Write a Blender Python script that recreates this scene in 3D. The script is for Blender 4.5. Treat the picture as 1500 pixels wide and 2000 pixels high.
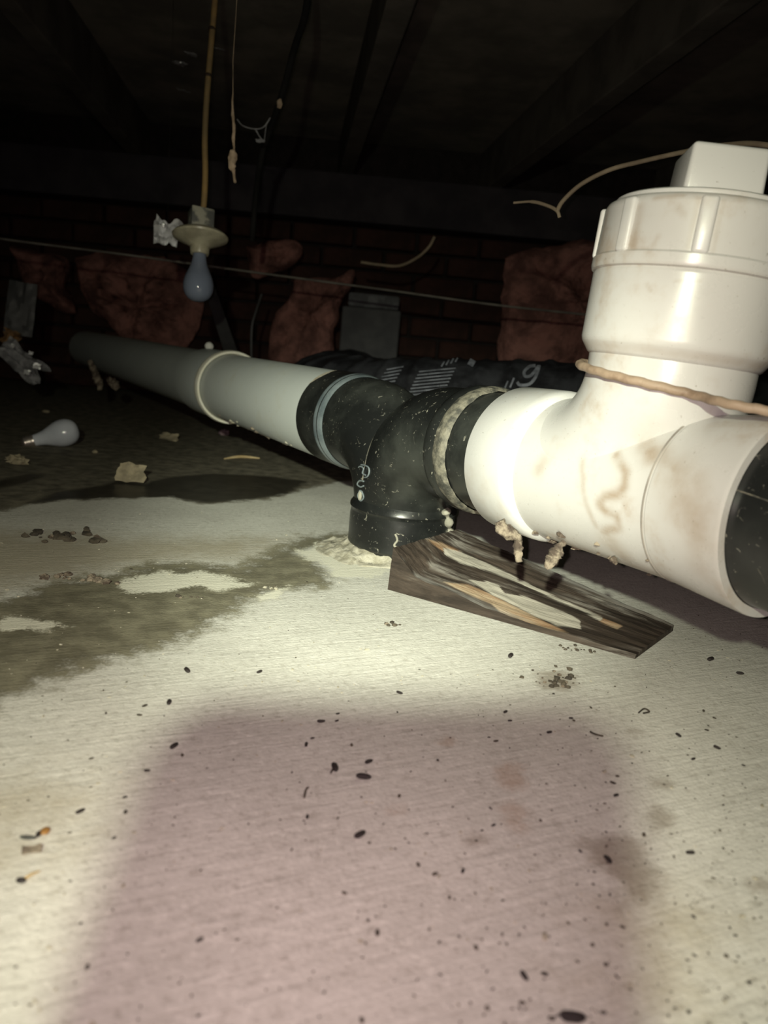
import bpy, bmesh, math, random
import numpy as np
from mathutils import Vector, Matrix, noise

for o in list(bpy.data.objects):
    bpy.data.objects.remove(o, do_unlink=True)
scene = bpy.context.scene
COL = scene.collection
rng = random.Random(7)

# ------------------------------------------------------------------ camera
F_PX = 1444.0
CAM_H = 0.23
PITCH = math.radians(12.5)
ROLL = math.radians(5.3)
FWD = Vector((0, math.cos(PITCH), -math.sin(PITCH)))
R0 = Vector((1, 0, 0))
U0 = R0.cross(FWD)
UP = U0 * math.cos(ROLL) - R0 * math.sin(ROLL)
RIGHT = R0 * math.cos(ROLL) + U0 * math.sin(ROLL)
EYE = Vector((0, 0, CAM_H))
cam_data = bpy.data.cameras.new('camera')
cam = bpy.data.objects.new('camera', cam_data)
COL.objects.link(cam)
m = Matrix((RIGHT, UP, -FWD)).transposed().to_4x4()
m.translation = EYE
cam.matrix_world = m
cam_data.sensor_fit = 'VERTICAL'
cam_data.sensor_height = 36.0
cam_data.lens = F_PX / 2000.0 * 36.0
cam_data.clip_start = 0.01
cam_data.dof.use_dof = True
cam_data.dof.focus_distance = 0.68
cam_data.dof.aperture_fstop = 7.5
scene.camera = cam

# ------------------------------------------------------------------ world, lights, exposure
world = bpy.data.worlds.new('world')
scene.world = world
world.use_nodes = True
world.node_tree.nodes['Background'].inputs[0].default_value = (0.9, 0.85, 1.0, 1)
world.node_tree.nodes['Background'].inputs[1].default_value = 0.0015

def spot(name, loc, target, watts, color, angle, blend, radius):
    d = bpy.data.lights.new(name, 'SPOT')
    d.energy = watts
    d.color = color
    d.spot_size = math.radians(angle)
    d.spot_blend = blend
    d.shadow_soft_size = radius
    o = bpy.data.objects.new(name, d)
    COL.objects.link(o)
    o.location = loc
    o.rotation_euler = (Vector(target) - Vector(loc)).to_track_quat('-Z', 'Y').to_euler()
    return o

FLASH_POS = EYE + RIGHT * -0.013 + UP * 0.004
HEAD_POS = Vector((-0.061, -0.188, 0.3825))
# phone flash beside the lens
spot('phone_flash', FLASH_POS, FLASH_POS + FWD, 5.6, (1.0, 0.76, 0.73), 112, 1.0, 0.003)
# head torch worn by the person behind the phone: wide spill and a tighter hot beam
spot('head_torch_spill', HEAD_POS, (0.00, 0.80, 0.02), 14.0, (0.94, 1.0, 0.72), 92, 1.0, 0.009)
spot('head_torch_beam', HEAD_POS, (0.0, 0.80, 0.065), 50.0, (0.95, 1.0, 0.80), 38, 1.0, 0.009)

vs = scene.view_settings
vs.view_transform = 'Standard'
vs.look = 'None'
vs.gamma = 1.0
vs.use_curve_mapping = False
vs.exposure = 0.22

# ------------------------------------------------------------------ photo-to-place helpers
def ray(x, y):
    return FWD + RIGHT * ((x - 750) / F_PX) - UP * ((y - 1000) / F_PX)
def at(x, y, depth):
    return EYE + ray(x, y) * depth
def on_z(x, y, z=0.0):
    d = ray(x, y)
    return EYE + d * ((z - CAM_H) / d.z)
def on_y(x, y, Y):
    d = ray(x, y)
    return EYE + d * (Y / d.y)

# ------------------------------------------------------------------ object helpers
def tag(o, label=None, cat=None, group=None, kind=None):
    if label: o['label'] = label
    if cat: o['category'] = cat
    if group: o['group'] = group
    if kind: o['kind'] = kind
    return o

def thing(name, label, cat, loc=(0, 0, 0), group=None):
    o = bpy.data.objects.new(name, None)
    o.empty_display_size = 0.02
    o.location = loc
    COL.objects.link(o)
    return tag(o, label, cat, group)

def mesh_data(name, verts, faces, mat, smooth=True, sharp=38):
    me = bpy.data.meshes.new(name)
    me.from_pydata([tuple(v) for v in verts], [], faces)
    me.update()
    if mat is not None:
        me.materials.append(mat)
    if smooth:
        me.polygons.foreach_set('use_smooth', [True] * len(me.polygons))
        me.set_sharp_from_angle(angle=math.radians(sharp))
    return me

def mk(name, vf, mat, parent=None, smooth=True, sharp=38):
    me = mesh_data(name, vf[0], vf[1], mat, smooth, sharp)
    o = bpy.data.objects.new(name, me)
    COL.objects.link(o)
    if parent is not None:
        adopt(o, parent)
    return o

def adopt(o, parent):
    o.parent = parent
    if parent.parent is None:
        o.matrix_parent_inverse = parent.matrix_basis.inverted()
    else:
        o.matrix_parent_inverse = (parent.parent.matrix_basis @ parent.matrix_parent_inverse @ parent.matrix_basis).inverted()

def join(*parts):
    V, Fc = [], []
    for v, f in parts:
        n = len(V)
        V += list(v)
        Fc += [tuple(i + n for i in q) for q in f]
    return V, Fc

def frame_of(axis):
    a = Vector(axis).normalized()
    h = Vector((0, 0, 1)) if abs(a.z) < 0.9 else Vector((1, 0, 0))
    u = h.cross(a).normalized()
    return a, u, a.cross(u)

def lathe(profile, origin, axis, seg=64, cap0=False, cap1=False, closed=False, rf=None):
    """profile of (distance along the axis, radius)"""
    a, u, w = frame_of(axis)
    origin = Vector(origin)
    V, Fc = [], []
    for (t, r) in profile:
        for k in range(seg):
            th = 2 * math.pi * k / seg
            rr = r if rf is None else r + rf(t, th)
            V.append(origin + a * t + (u * math.cos(th) + w * math.sin(th)) * rr)
    n = len(profile)
    for i in range(n if closed else n - 1):
        j = (i + 1) % n
        for k in range(seg):
            l = (k + 1) % seg
            Fc.append((i * seg + k, i * seg + l, j * seg + l, j * seg + k))
    if cap0: Fc.append(tuple(range(seg - 1, -1, -1)))
    if cap1: Fc.append(tuple((n - 1) * seg + k for k in range(seg)))
    return V, Fc

def sweep(pts, rad, seg=24, caps=True, rf=None):
    pts = [Vector(p) for p in pts]
    n = len(pts)
    V, Fc = [], []
    prev_u = None
    for i, p in enumerate(pts):
        t = (pts[min(i + 1, n - 1)] - pts[max(i - 1, 0)]).normalized()
        if prev_u is None:
            u = frame_of(t)[1]
        else:
            u = (prev_u - t * prev_u.dot(t)).normalized()
        prev_u = u
        w = t.cross(u)
        r = rad[i] if hasattr(rad, '__len__') else rad
        for k in range(seg):
            th = 2 * math.pi * k / seg
            rr = r if rf is None else r + rf(i, th)
            V.append(p + (u * math.cos(th) + w * math.sin(th)) * rr)
    for i in range(n - 1):
        for k in range(seg):
            l = (k + 1) % seg
            Fc.append((i * seg + k, i * seg + l, (i + 1) * seg + l, (i + 1) * seg + k))
    if caps:
        Fc.append(tuple(range(seg - 1, -1, -1)))
        Fc.append(tuple((n - 1) * seg + k for k in range(seg)))
    return V, Fc

def spline(pts, n=8):
    pts = [Vector(p) for p in pts]
    P = [pts[0] * 2 - pts[1]] + pts + [pts[-1] * 2 - pts[-2]]
    out = []
    for i in range(1, len(P) - 2):
        for k in range(n):
            t = k / n
            out.append(0.5 * ((2 * P[i]) + (P[i + 1] - P[i - 1]) * t + (2 * P[i - 1] - 5 * P[i] + 4 * P[i + 1] - P[i + 2]) * t * t
                              + (3 * P[i] - P[i - 1] - 3 * P[i + 1] + P[i + 2]) * t ** 3))
    out.append(pts[-1])
    return out

def box(size, loc=(0, 0, 0), rot=None, bevel=0.0, seg=2):
    bm = bmesh.new()
    bmesh.ops.create_cube(bm, size=1.0)
    for v in bm.verts:
        v.co = Vector((v.co.x * size[0], v.co.y * size[1], v.co.z * size[2]))
    if bevel:
        bmesh.ops.bevel(bm, geom=list(bm.edges), offset=bevel, segments=seg, profile=0.5, affect='EDGES')
    M = (rot.to_4x4() if rot is not None else Matrix.Identity(4))
    M = Matrix.Translation(loc) @ M
    V = [M @ v.co for v in bm.verts]
    bm.verts.index_update()
    Fc = [tuple(v.index for v in f.verts) for f in bm.faces]
    bm.free()
    return V, Fc

def hexa(c, bevel=0.0, seg=2, cuts=0):
    """box from eight corners: four bottom, then four top, same order"""
    bm = bmesh.new()
    vs_ = [bm.verts.new(p) for p in c]
    for q in ((3, 2, 1, 0), (4, 5, 6, 7), (0, 1, 5, 4), (1, 2, 6, 5), (2, 3, 7, 6), (3, 0, 4, 7)):
        bm.faces.new([vs_[i] for i in q])
    if bevel:
        bmesh.ops.bevel(bm, geom=list(bm.edges), offset=bevel, segments=seg, profile=0.5, affect='EDGES')
    if cuts:
        bmesh.ops.subdivide_edges(bm, edges=list(bm.edges), cuts=cuts, use_grid_fill=True)
    bm.verts.index_update()
    V = [v.co.copy() for v in bm.verts]
    Fc = [tuple(v.index for v in f.verts) for f in bm.faces]
    bm.free()
    return V, Fc

def ico(radius, sub, loc=(0, 0, 0), scale=(1, 1, 1), amp=0.0, freq=1.0, seed=0.0, rot=None, flat=None):
    bm = bmesh.new()
    bmesh.ops.create_icosphere(bm, subdivisions=sub, radius=1.0)
    V = []
    for v in bm.verts:
        d = v.co.normalized()
        k = 1 + amp * noise.fractal(d * freq + Vector((seed, seed * 1.7, -seed)), 0.6, 2.1, 4)
        p = Vector((d.x * scale[0], d.y * scale[1], d.z * scale[2])) * radius * k
        if flat is not None and p.z < flat: p.z = flat
        if rot is not None: p = rot @ p
        V.append(p + Vector(loc))
    bm.verts.index_update()
    Fc = [tuple(v.index for v in f.verts) for f in bm.faces]
    bm.free()
    return V, Fc

def crumple(w, h, nx, ny, loc, rot, amp, seed, thick=0.0012, ragged=0.25):
    """a crumpled sheet of foil, film or paper with real thickness"""
    V = []
    for j in range(ny + 1):
        for i in range(nx + 1):
            a, b = i / nx - 0.5, j / ny - 0.5
            q = Vector((a * 3 + seed, b * 3 - seed, seed * 0.3))
            e = 1 + ragged * noise.noise(Vector((math.atan2(b, a) * 1.4 + seed, seed, 0)))
            p = Vector((a * w * e, b * h * e, 0))
            p.z = amp * (noise.noise(q * 1.6) + 0.6 * abs(noise.noise(q * 4.1)))
            V.append(p)
    n = len(V)
    V = V + [p - Vector((0, 0, thick)) for p in V]
    Fc = []
    s = nx + 1
    for j in range(ny):
        for i in range(nx):
            k = j * s + i
            Fc.append((k, k + 1, k + s + 1, k + s))
            Fc.append((n + k, n + k + s, n + k + s + 1, n + k + 1))
    edge = [i for i in range(s)] + [j * s + nx for j in range(1, ny + 1)] + [ny * s + i for i in range(nx - 1, -1, -1)] + [j * s for j in range(ny - 1, 0, -1)]
    for a, b in zip(edge, edge[1:] + edge[:1]):
        Fc.append((b, a, n + a, n + b))
    R = rot.to_matrix() if hasattr(rot, 'to_matrix') else rot
    return [R @ p + Vector(loc) for p in V], Fc

from mathutils import Euler
def E(x, y, z):
    return Euler((math.radians(x), math.radians(y), math.radians(z)))

# ------------------------------------------------------------------ materials
class NT:
    def __init__(self, name):
        self.mat = bpy.data.materials.new(name)
        self.mat.use_nodes = True
        self.t = self.mat.node_tree
        self.b = self.t.nodes['Principled BSDF']
    def n(self, typ, **kw):
        nd = self.t.nodes.new(typ)
        for k, v in kw.items(): setattr(nd, k, v)
        return nd
    def link(self, a, b): self.t.links.new(a, b)
    def put(self, sock, v):
        if isinstance(v, bpy.types.NodeSocket): self.link(v, sock)
        elif isinstance(v, (tuple, list)) and len(v) == 3 and sock.type == 'RGBA': sock.default_value = (*v, 1)
        else: sock.default_value = v
    def coord(self, scale=(1, 1, 1), rotz=0.0):
        tc = self.n('ShaderNodeTexCoord')
        mp = self.n('ShaderNodeMapping')
        mp.inputs['Scale'].default_value = scale
        # turn the frame first, then stretch it
        r = self.n('ShaderNodeVectorRotate'); r.rotation_type = 'Z_AXIS'
        r.inputs['Angle'].default_value = rotz
        self.link(tc.outputs['Object'], r.inputs['Vector'])
        self.link(r.outputs['Vector'], mp.inputs['Vector'])
        return mp.outputs['Vector']
    def noise(self, vec, scale, detail=4, rough=0.6, dist=0.0):
        nd = self.n('ShaderNodeTexNoise')
        nd.inputs['Scale'].default_value = scale
        nd.inputs['Detail'].default_value = detail
        nd.inputs['Roughness'].default_value = rough
        nd.inputs['Distortion'].default_value = dist
        self.link(vec, nd.inputs['Vector'])
        return nd.outputs['Fac']
    def ramp(self, v, lo, hi, a=0.0, b=1.0):
        nd = self.n('ShaderNodeMapRange')
        nd.interpolation_type = 'SMOOTHSTEP'
        nd.inputs['From Min'].default_value = lo
        nd.inputs['From Max'].default_value = hi
        nd.inputs['To Min'].default_value = a
        nd.inputs['To Max'].default_value = b
        self.put(nd.inputs['Value'], v)
        return nd.outputs['Result']
    def math(self, op, a, b=0.0):
        nd = self.n('ShaderNodeMath', operation=op)
        self.put(nd.inputs[0], a); self.put(nd.inputs[1], b)
        return nd.outputs[0]
    def mix(self, f, a, b):
        nd = self.n('ShaderNodeMix', data_type='RGBA')
        self.put(nd.inputs['Factor'], f)
        self.put(nd.inputs['A'], a) if False else None
        ca = [s for s in nd.inputs if s.name == 'A' and s.type == 'RGBA'][0]
        cb = [s for s in nd.inputs if s.name == 'B' and s.type == 'RGBA'][0]
        self.put(ca, a); self.put(cb, b)
        return [s for s in nd.outputs if s.type == 'RGBA'][0]
    def attr(self, name):
        nd = self.n('ShaderNodeAttribute'); nd.attribute_name = name
        return nd.outputs['Fac']
    def bump(self, h, strength=0.3, dist=0.002):
        nd = self.n('ShaderNodeBump')
        nd.inputs['Strength'].default_value = strength
        nd.inputs['Distance'].default_value = dist
        self.link(h, nd.inputs['Height'])
        self.link(nd.outputs['Normal'], self.b.inputs['Normal'])
    def out(self, color, rough=0.6, metallic=0.0, spec=None):
        self.put(self.b.inputs['Base Color'], color)
        self.put(self.b.inputs['Roughness'], rough)
        self.put(self.b.inputs['Metallic'], metallic)
        if spec is not None: self.b.inputs['Specular IOR Level'].default_value = spec
        return self.mat

def mottled(name, c1, c2, scale=30, rough=0.7, bump=0.3, bscale=None, metallic=0.0, lo=0.35, hi=0.65, spec=None, bdist=0.002):
    t = NT(name)
    v = t.coord()
    f = t.noise(v, scale, 5)
    col = t.mix(t.ramp(f, lo, hi), c1, c2)
    if bump: t.bump(t.noise(v, bscale or scale * 3, 4), bump, bdist)
    return t.out(col, rough, metallic, spec)

def mat_floor():
    t = NT('concrete')
    v = t.coord()
    vb = t.coord((6, 90, 1), math.radians(-25))
    n_big = t.noise(v, 9, 4)
    n_mid = t.noise(v, 45, 5)
    n_fine = t.noise(v, 420, 3)
    brush = t.noise(vb, 3.0, 5, 0.65)
    col = t.mix(t.ramp(n_big, 0.3, 0.7), (0.60, 0.59, 0.54), (0.70, 0.69, 0.635))
    col = t.mix(t.ramp(brush, 0.45, 0.72, 0, 0.45), col, (0.80, 0.79, 0.74))
    col = t.mix(t.ramp(brush, 0.45, 0.25, 0, 0.5), col, (0.40, 0.38, 0.34))
    col = t.mix(t.ramp(n_fine, 0.62, 0.70, 0, 0.6), col, (0.86, 0.85, 0.78))
    col = t.mix(t.ramp(n_fine, 0.36, 0.28, 0, 0.5), col, (0.30, 0.28, 0.25))
    gr = t.noise(v, 170, 4, 0.7)
    col = t.mix(t.ramp(gr, 0.53, 0.66, 0, 0.6), col, (0.82, 0.81, 0.75))
    col = t.mix(t.ramp(gr, 0.46, 0.33, 0, 0.55), col, (0.42, 0.40, 0.35))
    wob = t.math('MULTIPLY', t.math('SUBTRACT', n_mid, 0.5), 0.05)
    wob2 = t.math('MULTIPLY', t.math('SUBTRACT', n_fine, 0.5), 0.02)
    wob = t.math('ADD', wob, wob2)
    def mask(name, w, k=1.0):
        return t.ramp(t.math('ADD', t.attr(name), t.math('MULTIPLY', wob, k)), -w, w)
    # brown tint and damp patches, pale salts, drips
    tan = mask('tan', 0.05, 2.0)
    col = t.mix(t.math('MULTIPLY', tan, 0.62), col, (0.36, 0.30, 0.19))
    wet = mask('wet', 0.014, 1.6)
    wetc = t.mix(t.ramp(n_mid, 0.35, 0.7), (0.125, 0.112, 0.068), (0.25, 0.23, 0.155))
    col = t.mix(t.math('MULTIPLY', wet, 0.92), col, wetc)
    pale = mask('pale', 0.006, 1.2)
    col = t.mix(t.math('MULTIPLY', pale, 0.95), col, (0.84, 0.82, 0.70))
    stain = mask('stain', 0.006, 0.6)
    col = t.mix(t.math('MULTIPLY', stain, 0.55), col, (0.22, 0.17, 0.12))
    rust = mask('rust', 0.006, 0.5)
    col = t.mix(t.math('MULTIPLY', rust, 0.45), col, (0.36, 0.20, 0.10))
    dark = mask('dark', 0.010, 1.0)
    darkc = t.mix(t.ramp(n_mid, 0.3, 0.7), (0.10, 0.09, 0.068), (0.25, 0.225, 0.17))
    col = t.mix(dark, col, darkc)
    pud = mask('puddle', 0.008, 0.8)
    col = t.mix(t.math('MULTIPLY', pud, 0.85), col, (0.035, 0.032, 0.026))
    rough = t.math('SUBTRACT', 0.88, t.math('MULTIPLY', wet, 0.22))
    rough = t.math('SUBTRACT', rough, t.math('MULTIPLY', pud, 0.55))
    hgt = t.math('ADD', t.math('MULTIPLY', brush, 0.6), t.math('MULTIPLY', n_fine, 0.5))
    hgt = t.math('ADD', hgt, t.math('MULTIPLY', n_mid, 0.5))
    t.bump(hgt, 0.6, 0.0020)
    return t.out(col, rough, 0.0, 0.3)

def mat_white_pvc(name, base, dirt, amount=0.5, rough=0.28, attr=None):
    t = NT(name)
    v = t.coord()
    f = t.noise(v, 14, 6, 0.65)
    g = t.noise(v, 60, 4)
    dm = t.math('MULTIPLY', t.ramp(f, 0.50, 0.72), t.ramp(g, 0.3, 0.6))
    col = t.mix(t.math('MULTIPLY', dm, amount), base, dirt)
    speck = t.ramp(t.noise(v, 330, 2), 0.70, 0.76)
    col = t.mix(t.math('MULTIPLY', speck, 0.5), col, (0.16, 0.12, 0.08))
    if attr:
        a = t.math('MULTIPLY', t.attr(attr), t.ramp(g, 0.15, 0.7, 0.35, 1.0))
        col = t.mix(a, col, (0.30, 0.21, 0.13))
    t.bump(t.noise(v, 120, 3), 0.04, 0.001)
    rr = t.ramp(f, 0.4, 0.7, rough, rough + 0.2)
    return t.out(col, rr, 0.0, 0.5)

def mat_black_abs(name, dust=0.5):
    t = NT(name)
    v = t.coord()
    f = t.noise(v, 9, 6, 0.6)
    g = t.noise(v, 130, 4, 0.6, 1.5)
    h = t.noise(v, 55, 6, 0.75, 2.5)
    col = t.mix(t.math('MULTIPLY', t.ramp(f, 0.42, 0.72), dust), (0.012, 0.013, 0.013), (0.12, 0.13, 0.115))
    col = t.mix(t.math('MULTIPLY', t.ramp(g, 0.655, 0.72), 0.7), col, (0.28, 0.27, 0.23))
    col = t.mix(t.math('MULTIPLY', t.ramp(h, 0.635, 0.68), 0.85), col, (0.42, 0.40, 0.33))
    t.bump(t.noise(v, 90, 3), 0.06, 0.001)
    return t.out(col, t.ramp(f, 0.4, 0.7, 0.27, 0.5), 0.0, 0.5)

def mat_wood(name):
    t = NT(name)
    v = t.coord((9, 110, 60))
    vv = t.coord((4, 22, 22))
    g = t.noise(v, 1.0, 6, 0.7, 0.25)
    b = t.noise(vv, 1.6, 4)
    col = t.mix(t.ramp(g, 0.3, 0.7), (0.020, 0.015, 0.012), (0.082, 0.062, 0.049))
    col = t.mix(t.math('MULTIPLY', t.ramp(b, 0.5, 0.75), t.ramp(g, 0.45, 0.6)), col, (0.33, 0.31, 0.28))
    # bare orange wood and old pale paint, where they remain
    wob = t.math('MULTIPLY', t.math('SUBTRACT', t.noise(t.coord((14, 160, 60)), 1.0, 5), 0.5), 0.007)
    raw = t.ramp(t.math('ADD', t.attr('raw'), wob), -0.0012, 0.0012)
    rawc = t.mix(t.ramp(g, 0.35, 0.65), (0.25, 0.15, 0.085), (0.46, 0.36, 0.25))
    col = t.mix(raw, col, rawc)
    paint = t.ramp(t.math('ADD', t.attr('paint'), wob), -0.0008, 0.0008)
    col = t.mix(paint, col, t.mix(t.ramp(b, 0.35, 0.7), (0.36, 0.335, 0.29), (0.46, 0.43, 0.365)))
    edge = t.ramp(t.math('ADD', t.attr('wear'), t.math('MULTIPLY', wob, 3.0)), -0.004, 0.004)
    col = t.mix(t.math('MULTIPLY', edge, 0.6), col, (0.34, 0.33, 0.31))
    t.bump(t.math('SUBTRACT', g, t.math('MULTIPLY', paint, 0.25)), 0.7, 0.003)
    return t.out(col, 0.75, 0.0, 0.25)

M = {}
M['floor'] = mat_floor()
M['pvc'] = mat_white_pvc('white_pvc', (0.63, 0.625, 0.62), (0.43, 0.35, 0.27), 0.35, 0.25)
M['pvc_tee'] = mat_white_pvc('white_pvc_soiled', (0.57, 0.56, 0.55), (0.38, 0.29, 0.21), 0.75, 0.26, 'smear')
M['pvc_grey'] = mat_white_pvc('grey_white_pvc', (0.64, 0.69, 0.69), (0.44, 0.42, 0.34), 0.25, 0.42)
M['pvc_mid'] = mat_white_pvc('pale_green_white_pvc', (0.60, 0.635, 0.62), (0.42, 0.38, 0.26), 0.25, 0.4)
M['seam'] = mottled('grey_seam', (0.22, 0.20, 0.18), (0.34, 0.31, 0.28), 40, 0.7, 0)
M['rim'] = mottled('cream_pvc_rim', (0.80, 0.79, 0.70), (0.74, 0.72, 0.60), 40, 0.4, 0.05)
M['abs'] = mat_black_abs('black_abs', 0.34)
M['abs_clean'] = mat_black_abs('black_abs_clean', 0.2)
M['abs_bevel'] = mottled('worn_abs_bevel', (0.10, 0.125, 0.14), (0.20, 0.235, 0.25), 30, 0.4, 0.05)
M['cement'] = mottled('grey_joint_cement', (0.04, 0.04, 0.034), (0.20, 0.185, 0.145), 90, 0.7, 0.8, 160)
M['putty'] = mottled('pale_smear', (0.26, 0.25, 0.20), (0.38, 0.36, 0.30), 80, 0.7, 0.3)
M['tan_rub'] = mottled('rubbed_patch', (0.42, 0.37, 0.28), (0.60, 0.56, 0.46), 90, 0.7, 0.3)
M['cable'] = mottled('dusty_beige_sheath', (0.34, 0.25, 0.18), (0.20, 0.135, 0.09), 60, 0.6, 0.3, 200, lo=0.45, hi=0.75)
M['wood'] = mat_wood('weathered_board')
M['mortar'] = mottled('pale_mortar', (0.54, 0.51, 0.42), (0.34, 0.315, 0.24), 90, 0.9, 0.8, 150)
M['duct'] = mottled('black_film', (0.010, 0.010, 0.012), (0.030, 0.031, 0.036), 20, 0.34, 0.35, 45, bdist=0.004)
M['print'] = mottled('grey_print', (0.19, 0.20, 0.235), (0.10, 0.105, 0.125), 60, 0.5, 0.0)
M['pink'] = mottled('pink_glass_wool', (0.36, 0.175, 0.15), (0.14, 0.07, 0.062), 14, 1.0, 1.0, 60, spec=0.05, bdist=0.01)
M['brick'] = mottled('dark_red_brick', (0.060, 0.030, 0.025), (0.038, 0.022, 0.019), 18, 0.95, 0.5, 120, spec=0.1)
M['joint'] = mottled('grimy_mortar', (0.032, 0.026, 0.025), (0.022, 0.019, 0.018), 30, 0.95, 0.4, spec=0.1)
M['joist'] = mottled('grimy_joist', (0.135, 0.12, 0.105), (0.085, 0.076, 0.068), 8, 0.95, 0.4, 60, spec=0.1)
M['plate'] = mottled('dark_plate_timber', (0.06, 0.053, 0.06), (0.038, 0.034, 0.040), 8, 0.95, 0.4, 60, spec=0.1)
M['ceil'] = mottled('sooty_boards', (0.25, 0.225, 0.19), (0.15, 0.138, 0.12), 6, 0.95, 0.3, 40, spec=0.1)
M['block'] = mottled('grey_block', (0.115, 0.115, 0.12), (0.085, 0.085, 0.092), 16, 0.95, 0.5, 90, spec=0.1)
M['block_cap'] = mottled('pale_block_cap', (0.20, 0.205, 0.22), (0.11, 0.112, 0.12), 30, 0.95, 0.4, 90, spec=0.1)
M['galv'] = mottled('dull_galvanised', (0.10, 0.10, 0.105), (0.06, 0.06, 0.063), 14, 0.6, 0.15, metallic=0.2)
M['cord'] = mottled('yellowed_cord', (0.40, 0.26, 0.10), (0.22, 0.16, 0.08), 16, 0.6, 0.2)
M['staple'] = mottled('dark_band', (0.05, 0.03, 0.02), (0.03, 0.02, 0.015), 20, 0.7, 0)
M['porcelain'] = mottled('dusty_porcelain', (0.50, 0.47, 0.35), (0.36, 0.33, 0.24), 40, 0.35, 0.1)
M['tin'] = mottled('dull_tin_box', (0.42, 0.41, 0.34), (0.12, 0.125, 0.12), 35, 0.5, 0.3, lo=0.4, hi=0.55)
M['bulb_blue'] = mottled('blue_grey_bulb_glass', (0.20, 0.235, 0.32), (0.18, 0.21, 0.29), 10, 0.12, 0.0)
M['bulb_white'] = mottled('dusty_frosted_bulb', (0.60, 0.63, 0.70), (0.50, 0.53, 0.60), 14, 0.2, 0.0)
M['brass'] = mottled('bulb_cap_metal', (0.60, 0.54, 0.50), (0.42, 0.36, 0.34), 60, 0.35, 0.1, metallic=0.8)
M['foil'] = mottled('crinkled_foil', (0.92, 0.92, 0.94), (0.70, 0.71, 0.74), 50, 0.22, 0.5, 60, metallic=0.25, bdist=0.004)
M['film'] = mottled('grey_web_dust', (0.34, 0.34, 0.36), (0.18, 0.18, 0.19), 50, 0.7, 0.3)
M['wire'] = mottled('dusty_thin_wire', (0.17, 0.155, 0.135), (0.10, 0.09, 0.08), 20, 0.7, 0)
M['rootlet'] = mottled('tan_dry_cable', (0.34, 0.27, 0.19), (0.22, 0.17, 0.12), 20, 0.8, 0)
M['dark_cable'] = mottled('black_cable', (0.010, 0.010, 0.010), (0.02, 0.019, 0.018), 12, 0.8, 0, spec=0.1)
M['fluff'] = mottled('tan_dust_fluff', (0.50, 0.38, 0.27), (0.30, 0.22, 0.15), 60, 0.95, 0.5)
M['clump'] = mottled('dried_dirt_clump', (0.27, 0.225, 0.17), (0.075, 0.055, 0.042), 120, 0.95, 0.8, 300, lo=0.4, hi=0.6)
M['dropping'] = mottled('black_pellet', (0.012, 0.009, 0.009), (0.035, 0.026, 0.024), 300, 0.6, 0.3)
M['speck'] = mottled('brown_grit', (0.030, 0.025, 0.019), (0.10, 0.083, 0.06), 40, 0.9, 0)
M['paper'] = mottled('soiled_paper', (0.36, 0.31, 0.21), (0.22, 0.19, 0.13), 60, 0.85, 0.2)
M['straw'] = mottled('pale_splinter', (0.60, 0.47, 0.26), (0.44, 0.32, 0.16), 60, 0.7, 0.2)
M['amber'] = mottled('amber_husk', (0.40, 0.21, 0.06), (0.26, 0.13, 0.04), 80, 0.5, 0.2)
M['wing'] = mottled('grey_husk', (0.12, 0.125, 0.115), (0.05, 0.05, 0.045), 90, 0.5, 0.2)
M['foam'] = mottled('white_foam', (0.80, 0.80, 0.76), (0.70, 0.70, 0.66), 80, 0.8, 0.2)
M['rust_scrap'] = mottled('rusty_tape', (0.30, 0.17, 0.07), (0.14, 0.08, 0.04), 40, 0.6, 0.3)
M['phone'] = mottled('black_phone', (0.02, 0.02, 0.02), (0.03, 0.03, 0.03), 30, 0.4, 0)

# ------------------------------------------------------------------ the setting
CEIL_Z = 0.76
WALL_Y = 2.62

def sdf(poly, X, Y):
    """signed distance to a polygon, positive inside"""
    P = np.array([(p.x, p.y) for p in poly])
    d2 = np.full(X.shape, 1e9)
    inside = np.zeros(X.shape, bool)
    n = len(P)
    for i in range(n):
        a, b = P[i], P[(i + 1) % n]
        e = b - a
        wx, wy = X - a[0], Y - a[1]
        t = np.clip((wx * e[0] + wy * e[1]) / (e @ e + 1e-12), 0, 1)
        d2 = np.minimum(d2, (wx - e[0] * t) ** 2 + (wy - e[1] * t) ** 2)
        c = ((a[1] > Y) != (b[1] > Y))
        xi = (b[0] - a[0]) * (Y - a[1]) / ((b[1] - a[1]) + 1e-12) + a[0]
        inside ^= c & (X < xi)
    d = np.sqrt(d2)
    return np.where(inside, d, -d)

def px_poly(pts): return [on_z(x, y) for x, y in pts]
def px_blob(x, y, rx, ry, n=14):
    return px_poly([(x + rx * math.cos(2 * math.pi * k / n) * (0.85 + 0.3 * rng.random()), y + ry * math.sin(2 * math.pi * k / n) * (0.85 + 0.3 * rng.random())) for k in range(n)])

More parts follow.
